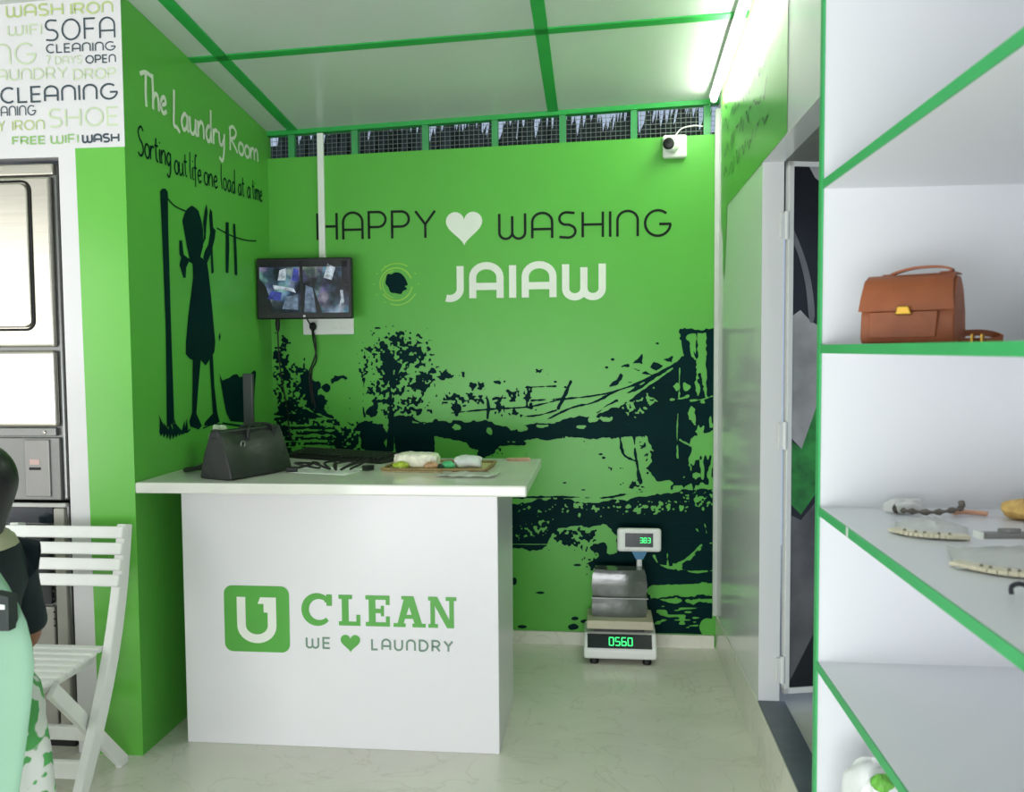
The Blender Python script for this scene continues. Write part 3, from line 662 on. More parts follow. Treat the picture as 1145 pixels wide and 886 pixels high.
mo = thing('monitor', 'black flat monitor in the back left corner showing camera views', 'monitor', (.245, -.17, 1.66), math.radians(2))
mb = MB(); mb.box((-.238, -.02, 0), (.238, .02, .3)); part('housing', mb, BLACKP, mo, bevel=.006)
def screen_mat():
    mt = bpy.data.materials.new('screen_picture'); mt.use_nodes = True; nt = mt.node_tree; b = nt.nodes['Principled BSDF']
    tc = nt.nodes.new('ShaderNodeTexCoord'); v = nt.nodes.new('ShaderNodeTexVoronoi'); v.inputs['Scale'].default_value = 17
    nz = nt.nodes.new('ShaderNodeTexNoise'); nz.inputs['Scale'].default_value = 9; nz.inputs['Detail'].default_value = 5
    nt.links.new(tc.outputs['Object'], nz.inputs[0]); nt.links.new(tc.outputs['Object'], v.inputs['Vector'])
    r = nt.nodes.new('ShaderNodeValToRGB'); e = r.color_ramp.elements
    e[0].position = .40; e[0].color = lin((16, 20, 30)); e[1].position = .68; e[1].color = lin((170, 185, 205))
    x = e.new(.52); x.color = lin((62, 76, 100))
    nt.links.new(nz.outputs[0], r.inputs[0])
    mx = nt.nodes.new('ShaderNodeMixRGB'); mx.blend_type = 'MULTIPLY'; mx.inputs[0].default_value = .55
    nt.links.new(r.outputs[0], mx.inputs[1]); nt.links.new(v.outputs['Color'], mx.inputs[2])
    nt.links.new(mx.outputs[0], b.inputs['Emission Color']); b.inputs['Emission Strength'].default_value = .85
    b.inputs['Base Color'].default_value = (.01, .01, .012, 1); b.inputs['Roughness'].default_value = .2
    return mt
mb = MB(); mb.box((-.222, -.0225, .03), (.222, -.0195, .284)); scr = part('screen', mb, screen_mat(), mo)
def sp(name, polys, rgb, e=.9):
    for q in polys:
        pr = Print((0, -.0235, 0), (1, 0, 0), (0, 0, 1)); pr.poly(q)
        part(name, pr.mb, M('screen_'+name, rgb, .3, emit=e*.6, var=.6, scale=40), scr)
sp('dark_band', [[(-.222,.255),(.222,.255),(.222,.284),(-.222,.284)], [(-.222,.03),(-.15,.03),(-.19,.16),(-.222,.2)], [(-.015,.03),(0,.03),(-.005,.284),(-.02,.284)], [(.06,.03),(.09,.03),(.05,.15),(.07,.2),(.04,.2)], [(.19,.17),(.222,.17),(.222,.284),(.19,.284)]], (12, 14, 20), .6)
sp('white_figure', [[(-.155,.168),(-.05,.15),(-.04,.128),(-.07,.138),(-.15,.148)], [(-.13,.19),(-.09,.19),(-.085,.25),(-.12,.24)], [(.175,.06),(.2,.08),(.195,.14),(.18,.14),(.185,.1)], [(.1,.2),(.14,.19),(.16,.25),(.12,.27)]], (165, 172, 186), .6)
sp('blue_figure', [[(-.185,.1),(-.12,.09),(-.11,.13),(-.16,.14)], [(-.06,.19),(-.03,.18),(-.025,.24),(-.05,.25)]], (52, 60, 140), .6)
sp('grey_floor', [[(0,.035),(.062,.035),(.045,.15),(.01,.165)], [(-.11,.05),(-.03,.045),(-.03,.12),(-.09,.11)]], (92, 106, 130), .6)
mb = MB(); mb.lathe([(.006, 0), (.006, .003)], (0, -.021, .014), (0, -1, 0), 12); part('badge', mb, M('silver_badge', (200, 200, 200), .3, 1), mo)
mb = MB(); mb.box((-.06, .02, .1), (.06, .05, .2)); mb.bar((0, .04, .15), (0.01, .168, .15), .04, .04); part('bracket', mb, DSTEEL, mo, bevel=.002)
vc = thing('monitor_cable', 'black cable with thick connector hanging from the left of the monitor', 'cable', (.085, -.13, 1.65))
mb = MB(); mb.lathe([(.004, -.05), (.009, -.04), (.012, -.01), (.010, .01), (.004, .014)], (0, 0, 0), (0, 0, 1), 12); part('connector', mb, RUBBER, vc, smooth=True)
mb = MB(); mb.tube(smooth_line([(0, 0, -.045), (-.002, .01, -.15), (0, .04, -.3), (.004, .1, -.45), (.004, .118, -.56), (.03, .1, -.618)], 5), .004, 8); part('cord', mb, RUBBER, vc, smooth=True)
mc = thing('monitor_power_cable', 'thin black cable looping from under the monitor beside the socket panel', 'cable', (.245, -.15, 1.66))
mb = MB(); mb.tube(smooth_line([(-.0, 0, 0), (.0, .06, -.04), (-.01, .115, -.1), (.0, .13, -.2), (-.03, .14, -.26), (-.03, .143, -.36), (-.015, .143, -.45)], 5), .004, 8); part('cord', mb, RUBBER, mc, smooth=True)

cc = thing('security_camera', 'small white security camera at the top right of the green wall', 'camera', (2.06, 0, 2.48))
mb = MB(); mb.box((-.06, -.045, -.055), (.055, -.001, .055)); part('base', mb, WPLAS, cc, bevel=.012, seg=3)
mb = MB(); mb.ball((-.02, -.06, .0), .038); part('camera_head', mb, WPLAS, cc, smooth=True)
mb = MB(); mb.lathe([(.026, 0), (.028, .012), (.02, .018), (.001, .019)], (-.034, -.088, .0), (-.35, -1, -.05), 18); part('lens', mb, BLACKP, cc, smooth=True)
mb = MB(); mb.tube(smooth_line([(.0, -.03, .05), (.03, -.03, .085), (.09, -.02, .1), (.13, .0, .1), (.14, .03, .11)], 5), .003, 8); part('cord', mb, WPLAS, cc, smooth=True)

# ------------------------------------------------------------------ service counter
ct = thing('service_counter', 'white service counter with green logo and overhanging pale stone top', 'counter', (.715, -.98, 0))
ox, oy = .715, -.98
mb = MB(); mb.box((.112-ox, -1.23-oy, 0), (1.322-ox, -.71-oy, .986)); part('body', mb, WHITE, ct, bevel=.003)
mb = MB(); mb.box((.004-ox, -1.362-oy, .986), (1.44-ox, -.6-oy, 1.026)); part('countertop', mb, STONEC, ct, bevel=.006)
def cprint(name, mat, fn):
    pr = Print((-ox, -1.2315-oy, 0), (1, 0, 0), (0, 0, 1)); fn(pr); return part(name, pr.mb, mat, ct)
def cx_(x, y): p = P(1, -1.23, x, y); return p[0], p[2]
a0, b0 = cx_(252, 728); a1, b1 = cx_(323, 656)
cprint('logo_tile', LOGOG, lambda p: p.poly(rrect(a0, b0, a1, b1, .032)))
def u_letter(p):
    p.o = p.o+np.array((0, -.001, 0)); w = a1-a0; h = b1-b0; X = lambda u: a0+u*w; Z = lambda v: b0+v*h
    p.quads(strip2d([(X(.265), Z(.83)), (X(.265), Z(.40))]+[(X(.5)+math.cos(t)*.235*w, Z(.40)+math.sin(t)*.2*h) for t in np.linspace(math.pi, 2*math.pi, 14)]+[(X(.735), Z(.83))], .133*w))
    p.poly([(X(.56), Z(.83)), (X(.68), Z(.83)), (X(.68), Z(.60)), (X(.61), Z(.60)), (X(.61), Z(.73)), (X(.52), Z(.73))])
cprint('logo_letter', WHITET, u_letter)
def slab(p):
    _, zb = cx_(420, 700.5); _, zt = cx_(420, 666); h = zt-zb; th = .026; sh = .016
    def R(x0, y0, x1, y1): p.poly([(x0, y0), (x1, y0), (x1, y1), (x0, y1)])
    L = [cx_(v, 690)[0] for v in (338, 374, 379, 403, 409, 436, 440, 476, 479, 510)]
    # C
    x0, x1 = L[0], L[1]; w = x1-x0; pts = [(x0+w*.5+math.cos(t)*(w*.5-th/2)*1.02, zb+h*.5+math.sin(t)*(h*.5-sh*.45)) for t in np.linspace(math.radians(45), math.radians(315), 24)]
    p.quads(strip2d(pts, lambda t: th*(.62+.5*math.sin(math.pi*t)))); R(x0+w*.76, zt-h*.37, x0+w*.93, zt); R(x0+w*.70, zt-h*.26, x0+w*.8, zt-h*.1)
    # L
    x0, x1 = L[2], L[3]; R(x0+.012, zb, x0+.012+th, zt); R(x0, zt-sh, x0+.052, zt); R(x0, zb, x1, zb+sh); R(x1-.015, zb, x1, zb+h*.36)
    # E
    x0, x1 = L[4], L[5]; R(x0+.012, zb, x0+.012+th, zt); R(x0, zt-sh, x1, zt); R(x0, zb, x1, zb+sh); R(x0+.03, zb+h*.43, x1-.026, zb+h*.57); R(x1-.015, zb, x1, zb+h*.33); R(x1-.015, zt-h*.3, x1, zt); R(x1-.034, zb+h*.33, x1-.022, zb+h*.67)
    # A
    x0, x1 = L[6], L[7]; xm = (x0+x1)/2
    p.poly([(x0+.012, zb), (x0+.034, zb), (xm+.002, zt-.03), (xm+.01, zt), (xm-.018, zt)]); p.poly([(x1-.038, zb), (x1-.01, zb), (xm+.016, zt), (xm-.014, zt)])
    R(x0, zb, x0+.046, zb+sh*.9); R(x1-.05, zb, x1, zb+sh*.9); R(x0+.028, zb+h*.27, x1-.03, zb+h*.4); R(xm-.03, zt-sh*.8, xm+.012, zt)
    # N
    x0, x1 = L[8], L[9]; R(x0+.008, zb, x0+.025, zt); R(x1-.025, zb, x1-.008, zt); p.poly([(x0+.006, zt), (x0+.034, zt), (x1-.01, zb), (x1-.034, zb)]); R(x0, zt-sh*.9, x0+.034, zt); R(x0, zb, x0+.036, zb+sh*.9); R(x1-.038, zt-sh*.9, x1+.002, zt); R(x1-.034, zb, x1-.008, zb+sh*.5)
cprint('name_lettering', LOGOG, slab)
zb_ = cx_(420, 727.5)[1]; zt_ = cx_(420, 714)[1]
cprint('motto_word', GREYT, lambda p: p.text('WE', cx_(342,720)[0], cx_(370,720)[0], zb_, zt_, .0072, gap=.4))
cprint('motto_word', GREYT, lambda p: (p.text('LAUNDRY', cx_(415,720)[0], cx_(507,720)[0], zb_, zt_, .0072, gap=.42)))
hh = cx_(392, 720); cprint('heart_print', LOGOG, lambda p: p.poly(heart(hh[0], hh[1], .076, .068)))

TOP = 1.026
# black handbag
hb = thing('handbag', 'black leather handbag standing at the left end of the counter', 'bag', (.335, -1.13, TOP), math.radians(68)); hb.scale = (1.12, 1.12, 1.0)
# local x along the bag's length, y across
def bag_ring(t, h):   # gable cross-section, soft corners
    wb, wt = .076, .013
    k = 1-.06*abs(t)**3
    return [( -wb*k, .004), (-wb*k*.96, .02), (-wb*.70*k, h*.5), (-wt*1.4, h*.96), (-wt*.6, h), (wt*.6, h), (wt*1.4, h*.96), (wb*.70*k, h*.5), (wb*.96*k, .02), (wb*k, .004), (wb*.8, 0), (-wb*.8, 0)]
mb = MB(); rings = []
for k in range(13):
    t = -1+2*k/12; h = .178-.012*math.cos(t*2.2)+.004*math.sin(t*5)
    rings.append([(t*.145, a*(1+.03*math.sin(t*6)), b) for a, b in bag_ring(t, h)])
mb.loft(rings); part('body', mb, BLEATHER, hb, bevel=.004, smooth=True)
mb = MB(); mb.box((-.147, -.017, .150), (.147, .017, .182)); part('zip_top', mb, BLEATHER, hb, bevel=.006)
for sy in (-1, 1):
    mb = MB(); mb.tube(smooth_line([(-.02, sy*.026, .14), (-.015, sy*.022, .175), (.01, sy*.012, .19), (.07, sy*.012, .192), (.1, sy*.022, .178), (.105, sy*.026, .14)], 6), .006, 8); part('handle', mb, BLEATHER, hb, smooth=True)
mb = MB(); mb.tube([(-.055+.009*math.cos(t), -.036, .125+.012*math.sin(t)) for t in np.linspace(0, 6.28, 14)][:-1], .002, 6, True); part('ring', mb, M('steel_ring', (180, 180, 180), .3, 1), hb, smooth=True)
mb = MB(); mb.tube(smooth_line([(.0, .055, .10), (-.02, .11, .06), (-.05, .18, .022), (-.07, .225, .012), (-.03, .22, .012), (.04, .15, .02), (.07, .06, .06)], 7), .009, 8); part('strap', mb, BLEATHER, hb, smooth=True)
mb = MB(); mb.box((.1, -.017, 0), (.144, .017, .012)); part('tab', mb, BLEATHER, hb, bevel=.003)
po = thing('display_pole', 'slim dark grey upright post standing behind the black handbag', 'post', (.186, -.75, TOP))
mb = MB(); mb.box((-.06, -.05, 0), (.06, .05, .012)); part('base', mb, GREYP, po, bevel=.004)
mb = MB(); mb.box((-.022, -.011, .012), (.022, .011, .38)); part('post', mb, M('slate_metal', (56, 60, 60), .45), po, bevel=.004)
kb = thing('keyboard', 'black computer keyboard at the back of the counter', 'keyboard', (.57, -.655, TOP), math.radians(-22))
mb = MB(); mb.prism([(-.26, -.075, 0), (-.26, .075, 0), (-.26, .075, .03), (-.26, -.075, .016)], (.52, 0, 0)); part('body', mb, BLACKP, kb, bevel=.003)
mb = MB()
for r in range(5):
    for k in range(22):
        if r == 0 and 6 <= k <= 11: continue
        x = -.248+k*.0226; y = -.062+r*.0255; mb.box((x, y, .016+.0024*r), (x+.019, y+.021, .026+.0024*r))
mb.box((-.112, -.062, .016), (.024, -.041, .026))
part('keys', mb, M('key_black', (28, 30, 31), .5, var=.1), kb, bevel=.001)
# papers and tangled cable
o = MB(); o.box((-.13, -.09, 0), (.13, .09, .0015)); pa = obj('paper_sheet', o, M('paper', (240, 242, 240), .6, var=.02)); pa.location = (.62, -1.02, TOP); pa.rotation_euler = (0, 0, -.25); tag(pa, 'white paper sheet lying under the tangled black cable', 'paper')
cb = thing('coiled_cable', 'tangled black cable lying on white paper in front of the keyboard', 'cable', (.63, -1.04, TOP+.002))
random.seed(5); pts = [(-.13, -.02, .012)]
for k in range(16):
    t = k/15; pts.append((-.12+.25*t+.035*math.sin(k*2.4), .05*math.sin(k*1.9+.5), .012+.012*(k % 3)))
mb = MB(); mb.tube(smooth_line(pts, 5), .0045, 8); part('cord', mb, RUBBER, cb, smooth=True)
for s_ in (0, 1):
    mb = MB(); mb.box((-.022, -.013, 0), (.022, .013, .02)); e = part('connector', mb, BLACKP, cb, bevel=.004); e.location = ((-.14, -.03, 0), (.15, .03, 0))[s_]; e.rotation_euler = (0, 0, (.4, .8)[s_])

ty = thing('tray', 'flat brown woven tray at the right end of the counter', 'tray', (1.05, -.93, TOP), math.radians(-2))
mb = MB(); mb.box((-.2, -.13, 0), (.21, .13, .008)); part('base', mb, M('woven_straw', (196, 180, 136), .6, var=.25, scale=60), ty, bevel=.002)
mb = MB()
for a, b in (((-.2, -.13), (.21, -.13)), ((.21, -.13), (.21, .13)), ((.21, .13), (-.2, .13)), ((-.2, .13), (-.2, -.13))):
    mb.tube([(a[0], a[1], .012), (b[0], b[1], .012)], .006, 8)
part('rim', mb, M('straw_rim', (150, 128, 84), .6, var=.2, scale=50), ty, smooth=True)
def blob(name, loc, r, mat, label, cat, seed, group=None, rot=0, sq=1, cr=1):
    pw = lambda v: math.copysign(abs(v)**sq, v)
    rs = random.Random(seed); mb = MB(); n, mm = (18, 10) if sq == 1 else (40, 18); ph = [rs.uniform(0, 6.28) for _ in range(6)]
    rings = []
    for i in range(mm+1):
        th = math.pi*(i+.03)/(mm+.06); ring_ = []
        for k in range(n):
            a = 2*math.pi*k/n
            d = 1+cr*(.10*math.sin(3*a+ph[0])*math.sin(th)+.08*math.sin(5*a+ph[1]+2*th)+.07*math.sin(4*th+ph[2]+2*a))+(.05*math.sin(11*a+ph[3])*math.sin(5*th+ph[4]) if sq < 1 else 0)
            z = -math.cos(th)
            ring_.append((r[0]*d*pw(math.sin(th))*pw(math.cos(a)), r[1]*d*pw(math.sin(th))*pw(math.sin(a)), r[2]*max(-.8, pw(z)*d)+r[2]*.8))
        rings.append(ring_)
    mb.loft(rings); o = obj(name, mb, mat, smooth=True); o.location = loc; o.rotation_euler = (0, 0, rot); tag(o, label, cat, group); return o
FILM = M('clear_film', (252, 253, 250), .3, var=.02, alpha=.62, scale=20)
tz = TOP+.009
blob('plastic_bundle', (.115, -.885, TOP), (.045, .04, .088), M('pale_green_film', (196, 210, 184), .3, var=.2, scale=30), 'crumpled pale plastic bundle behind the black handbag', 'packaging', 41, None, .5, .6, 1)
blob('food_packet', (.965, -.955, tz), (.088, .052, .032), M('cream_packet', (232, 230, 210), .35, var=.2, scale=40), 'cream wrapped packet lying on the left of the woven tray', 'packet', 1, None, -.1, .5, .35)
blob('leaf_bundle', (.915, -1.02, tz), (.032, .028, .016), M('yellow_green_leaf', (176, 200, 66), .45, var=.35, scale=60), 'yellow green bundle at the front left of the woven tray', 'packet', 2)
blob('brown_packet', (1.035, -1.025, tz), (.03, .018, .016), M('tan_packet', (190, 152, 110), .4, var=.25, scale=50), 'tan brown packet at the front middle of the woven tray', 'packet', 3)
blob('green_packet', (1.095, -1.0, tz), (.03, .022, .016), M('mint_packet', (84, 190, 130), .35, var=.25, scale=40), 'small mint green packet in the middle of the woven tray', 'packet', 4)
blob('white_bag', (1.17, -.94, tz), (.055, .05, .024), M('white_film', (232, 238, 236), .3, var=.05, scale=40, alpha=.85), 'crumpled white plastic bag on the right of the woven tray', 'bag', 5, None, .3, .7, 1)
blob('dark_clip', (1.075, -1.035, tz), (.012, .012, .012), M('dark_green_knob', (30, 52, 44), .4), 'tiny dark round clip at the front of the woven tray', 'clip', 6)
mb = MB(); mb.box((-.05, -.03, 0), (.05, .03, .008)); o = obj('red_packet', mb, M('pale_red_packet', (214, 158, 146), .4, var=.2, scale=30), bevel=.003); o.location = (1.345, -.66, TOP); o.rotation_euler = (0, 0, .2); tag(o, 'flat pale red packet at the far right corner of the counter', 'packet')
random.seed(2)
mb = MB(); g = 10
for i in range(g+1):
    for j in range(7):
        mb.v.append((-.11+.22*i/g, -.06+.12*j/6, .003+.010*abs(math.sin(i*1.1+j*.7))*(.3+.7*random.random())))
for i in range(g):
    for j in range(6): mb.f.append((i*7+j, i*7+j+1, (i+1)*7+j+1, (i+1)*7+j)); mb.mi.append(0)
o = obj('film_sheet', mb, M('clear_film_sheet', (238, 240, 234), .12, alpha=.6), smooth=True); o.location = (1.2, -1.13, TOP); o.rotation_euler = (0, 0, -.1)
sm = o.modifiers.new('thick', 'SOLIDIFY'); sm.thickness = .001
tag(o, 'clear crumpled plastic film lying in front of the woven tray', 'packaging')

# ------------------------------------------------------------------ weighing scale
sc = thing('weighing_scale', 'white electronic weighing scale on the floor by the back wall', 'scale', (1.785, -.21, 0), math.radians(0))
mb = MB(); mb.prism([(-.17, -.075, .028), (-.17, .16, .028), (-.17, .16, .14), (-.17, -.02, .14), (-.17, -.075, .075)], (.345, 0, 0)); part('base', mb, WPLAS, sc, bevel=.012, seg=3)
mb = MB()
nrm = Vector((0, -.065, -.055)); 
mb.prism([(-.152, -.0745, .082), (.152, -.0745, .082), (.152, -.0305, .134), (-.152, -.0305, .134)], (0, -.003, .0025)); pn = part('front_display', mb, M('display_black', (12, 26, 30), .2), sc)
def seg_digits(txt, o, eu, ev, h, parent, thing_):
    SEG = {'0': 'abcdef', '5': 'afgcd', '6': 'afgedc', '3': 'abgcd', '8': 'abcdefg', '9': 'abcdfg'}
    pr = Print(o, eu, ev); w = h*.5; t = h*.12; x = 0
    for ch in txt:
        c = {'a': ((x, h), (x+w, h)), 'b': ((x+w, h), (x+w, h/2)), 'c': ((x+w, h/2), (x+w, 0)), 'd': ((x, 0), (x+w, 0)), 'e': ((x, 0), (x, h/2)), 'f': ((x, h/2), (x, h)), 'g': ((x, h/2), (x+w, h/2))}
        for s_ in SEG[ch]: pr.quads(strip2d(c[s_], t))
        x += w*1.55
    o_ = part('digits', pr.mb, M('green_led', (60, 255, 130), .4, emit=1.3, var=0), parent); return o_
ev = Vector((0, .044, .052)).normalized()
seg_digits('0560', (-.048, -.0745-.004+.044*.2, .082+.003+.052*.2), (1, 0, 0), tuple(ev), .038, sc, sc)
mb = MB(); mb.box((-.155, -.05, .165), (.16, .15, .205)); part('platform', mb, M('cream_steel', (190, 184, 160), .4, var=.04), sc, bevel=.004)
mb = MB(); mb.box((-.12, -.0, .139), (.12, .11, .168)); part('load_cell', mb, BLACKP, sc)
for x in (-.12, .13):
    for y in (-.04, .12): mb = MB(); mb.lathe([(.02, 0), (.022, .012), (.014, .03)], (x, y, 0), (0, 0, 1), 14); part('foot', mb, RUBBER, sc, smooth=True)
# wrapped guard behind platform
mb = MB(); R_ = []
for k, (z, hw, dy) in enumerate(((.2055, .128, 0), (.25, .132, .0), (.31, .128, .004), (.36, .133, .002), (.41, .127, .006), (.435, .118, .012))):
    R_.append([(-hw, .02+dy, z), (-hw*.3, .012+dy, z+.004*math.sin(k)), (hw*.5, .014+dy, z-.003), (hw+.002, .022+dy, z), (hw*1.02, .1, z), (.0, .106, z), (-hw, .1, z)])
mb.loft(R_); part('wrapped_guard', mb, M('grey_plastic_wrap', (78, 86, 78), .14, var=.35, scale=9, coat=.6, bump=.5), sc, smooth=True)
mb = MB()
for z in (.3, ): mb.bar((-.135, .006, z), (.138, .006, z), .006, .006)
part('guard_rail', mb, DSTEEL, sc)
mb = MB(); mb.tube([(.1, .11, .16), (.1, .11, .44), (.1, .105, .49)], .014, 12); part('column', mb, WPLAS, sc, smooth=True)
mb = MB(); mb.prism([(.06, .085, .515), (.14, .085, .515), (.118, .085, .472), (.082, .085, .472)], (0, .02, 0)); part('neck', mb, M('blue_trim', (52, 118, 160), .4), sc, bevel=.002)
mb = MB(); mb.box((-.008, .075, .51), (.205, .112, .625)); dh = part('display_head', mb, WPLAS, sc, bevel=.014, seg=3)
mb = MB(); mb.box((.03, .072, .536), (.165, .0765, .604)); part('display_window', mb, M('display_black', (12, 26, 30), .2), dh)
d_ = seg_digits('383', (.102, .0705, .558), (1, 0, 0), (0, 0, 1), .024, dh, sc)

# ------------------------------------------------------------------ display shelf at the right
XS = 2.184; YE = -2.349; YN = -3.95
sh = thing('display_shelf', 'tall white open shelf unit with green edge bands on the right', 'shelf', (2.42, -3.15, 0))
sx, sy = 2.42, -3.15
mb = MB(); mb.box((XS+.002-sx, YE-sy, 0), (2.645-sx, YE+.02-sy, 2.62)); part('end_panel', mb, SHELFW, sh)
mb = MB(); mb.box((XS+.002-sx, YN-.02-sy, 0), (2.645-sx, YN-sy, 2.62)); part('end_panel', mb, SHELFW, sh)
mb = MB(); mb.box((2.63-sx, YN-sy, 0), (2.645-sx, YE-sy, 2.62)); part('back_panel', mb, SHELFW, sh)
mb = MB(); mb.box((XS-.002-sx, YE-.002-sy, 0), (XS+.003-sx, YE+.022-sy, 2.62)); part('edge_band', mb, EDGEG, sh)
mb = MB(); mb.box((XS-.002-sx, YN-.022-sy, 0), (XS+.003-sx, YN-sy, 2.62)); part('edge_band', mb, EDGEG, sh)
for z in (.08, .43, .787, 1.142, 1.506, 1.868, 2.29, 2.6):  # second highest board is unseen, added to shade the upper compartment
    mb = MB(); mb.box((XS+.003-sx, YN-sy, z-.018), (2.63-sx, YE-sy, z)); b_ = part('shelf_board', mb, SHELFW, sh)
    mb = MB(); mb.box((XS-.001-sx, YN-sy, z-.0185), (XS+.003-sx, YE-sy, z+.0003)); o = part('edge_band', mb, EDGEG, b_)

q_ = P(0, XS-.0012, 947, 591)
mb = MB(); mb.box((XS-.0018-sx, q_[1]-.006-sy, 1.142-.019), (XS-.0008-sx, q_[1]+.006-sy, 1.1435)); part('tape_patch', mb, WHITE, sh, label='white gap in the green edge band')
# satchel
st = thing('satchel', 'small brown leather satchel with brass clasp on the eye level shelf', 'bag', (2.30, -2.585, 1.5075), math.radians(-37)); st.scale = (.92, 1.05, .86)
def satchel():
    mb = MB(); R_ = []
    for z, d in ((0, .036), (.012, .042), (.07, .038), (.12, .028), (.142, .016), (.146, .01)):
        hw = .093-.06*max(0, z-.1)
        R_.append([(-hw, -d, z), (-hw*.5, -d-.002, z), (hw*.5, -d-.002, z), (hw, -d, z), (hw-.002, d*.9, z), (0, d, z), (-hw+.002, d*.9, z)])
    mb.loft(R_); part('body', mb, LEATHER, st, bevel=.003, smooth=True)
    mb = MB(); prof = [(.018, .149), (-.012, .1505), (-.03, .138), (-.041, .105), (-.0455, .072), (-.0475, .072), (-.044, .106), (-.033, .1405), (-.013, .1535), (.018, .152)]
    rings = []
    for x in (-.088, -.085, 0, .085, .088):
        rings.append([(x*(1+.08*max(0, .13-z)/.06), y, z) for y, z in prof])
    mb.loft(rings); part('flap', mb, LEATHER, st, smooth=True)
    mb = MB(); mb.prism([(-.072, -.041, .012), (.06, -.041, .012), (.064, -.041, .07), (-.072, -.041, .07)], (0, -.005, 0)); part('front_pocket', mb, LEATHER, st, bevel=.002)
    mb = MB(); mb.prism([(-.018, -.047, .062), (.016, -.047, .062), (.011, -.0485, .082), (-.013, -.0485, .082)], (0, -.006, 0)); part('clasp', mb, BRASS, st, bevel=.003)
    mb = MB()
    pts = smooth_line([(-.045, 0, .15), (-.04, 0, .158), (.0, 0, .168), (.05, 0, .168), (.075, 0, .160), (.07, 0, .15)], 6)
    for a, b in zip(pts[:-1], pts[1:]): mb.bar(a, b, .014, .005)
    part('handle', mb, LEATHER, st)
    for x in (-.05, .065): mb = MB(); mb.box((x-.012, -.01, .148), (x+.012, .01, .157)); part('handle_tab', mb, LEATHER, st, bevel=.003)
    mb = MB()
    pts = smooth_line([(.075, .03, .02), (.11, .05, .022), (.135, .06, .018), (.155, .05, .008), (.14, .03, .003), (.11, .0, .003), (.09, -.01, .004)], 6)
    for a, b in zip(pts[:-1], pts[1:]): mb.bar(a, b, .004, .014)
    stp = part('strap', mb, LEATHER, st)
    mb = MB(); 
    for k in (0, 1): mb.box((.112+k*.018, -.002, .0), (.116+k*.018, .012, .018))
    part('strap_buckle', mb, BRASS, stp)
satchel()

# packets on the shelf below
S3 = 1.1435
def packet(name, loc, rot, L_, Wd_, label, beads):
    root = thing(name, label, 'packet', loc, rot, None)
    mb = MB(); n = 9
    for i in range(n+1):
        for j in range(n+1):
            u, v = i/n*2-1, j/n*2-1
            mb.v.append((u*L_/2, v*Wd_/2, .002+.02*(1-u*u)*(1-v*v)+.005*math.sin(i*1.7+j*2.3)*(1-u*u*.8)**1))
    for i in range(n):
        for j in range(n): mb.f.append((i*(n+1)+j, i*(n+1)+j+1, (i+1)*(n+1)+j+1, (i+1)*(n+1)+j)); mb.mi.append(0)
    for v in range(len(mb.v)): mb.v[v] = (mb.v[v][0], mb.v[v][1], max(.001, mb.v[v][2]))
    o = part('plastic_sleeve', mb, FILM, root, smooth=True); q = o.modifiers.new('thick', 'SOLIDIFY'); q.thickness = .0012; q.offset = 1
    mb = MB(); pts = smooth_line([(-L_*.5, -Wd_*.30, .004), (-L_*.25, -Wd_*.56, .005), (L_*.1, -Wd_*.62, .006), (L_*.48, -Wd_*.50, .005)], 6)
    for a, b in zip(pts[:-1], pts[1:]): mb.bar(a, b, .026, .006)
    tr = part('ivory_trim', mb, M('ivory_trim', (240, 232, 204), .45, var=.1, scale=60), root)
    for k in range(beads):
        t = .25+.7*k/beads; p = pts[int(t*(len(pts)-1))]; mb = MB(); mb.ball((p[0], p[1]-.002, p[2]+.004), .003, 8, 5)
        part('bead', mb, M('bead_grey', (140, 132, 112), .3), tr, smooth=True)
    return root
packet('trim_packet', (2.335, -2.60, S3), math.radians(-20), .13, .12, 'clear packet with ivory beaded trim at the far left of the shelf', 5)
packet('beaded_trim_packet', (2.40, -2.86, S3), math.radians(-16), .24, .16, 'larger clear packet with ivory beaded trim lying nearer on the shelf', 9)
ch = thing('bracelet', 'grey twisted bracelet lying behind the ivory trim packets', 'bracelet', (2.40, -2.43, S3), math.radians(-5))
mb = MB(); pts = smooth_line([(-.07, 0, .008), (-.05, -.02, .009), (.0, -.03, .01), (.05, -.012, .016), (.06, .01, .024)], 8)
mb.tube(pts, .006, 8, rr=[.005+.0025*math.sin(k*1.6) for k in range(len(pts))]); part('band', mb, M('pewter', (118, 112, 104), .4, .7, var=.2, scale=60), ch, smooth=True)
mb = MB(); mb.ball((-.07, 0, .01), .011, 10, 6); part('stud', mb, M('pewter_dark', (84, 80, 74), .4, .7), ch, smooth=True)
blob('film_bundle', (2.35, -2.41, S3+.0015), (.038, .02, .014), FILM, 'crumpled clear film at the far left corner of the shelf', 'packaging', 21, None, .4, .7, 1.6)
blob('orange_ornament', (2.565, -2.47, S3), (.04, .035, .022), M('orange_cloth', (246, 192, 112), .5, var=.3, scale=40), 'orange ornament bundle at the far back of the shelf', 'ornament', 22)
mb = MB(); mb.tube(smooth_line([(-.03, 0, .005), (-.01, .008, .006), (.02, .004, .005), (.035, -.006, .005)], 5), .005, 8); o = obj('coral_pin', mb, M('coral', (232, 176, 146), .5), smooth=True); o.location = (2.47, -2.44, S3); tag(o, 'small pale coral pin between the bracelet and the orange ornament', 'pin')
cl = thing('hair_clip', 'grey flat clip with round tab lying on the nearer clear packet', 'clip', (2.42, -2.79, S3+.028), math.radians(4))
mb = MB(); mb.box((-.075, -.011, 0), (.09, .011, .01)); part('bar', mb, M('grey_clip', (128, 128, 126), .4, var=.1), cl, bevel=.003)
mb = MB(); mb.lathe([(.018, 0), (.018, .009)], (-.02, .012, .0055), (0, .2, 1), 16); part('tab', mb, M('grey_clip', (128, 128, 126), .4), cl, bevel=.002)
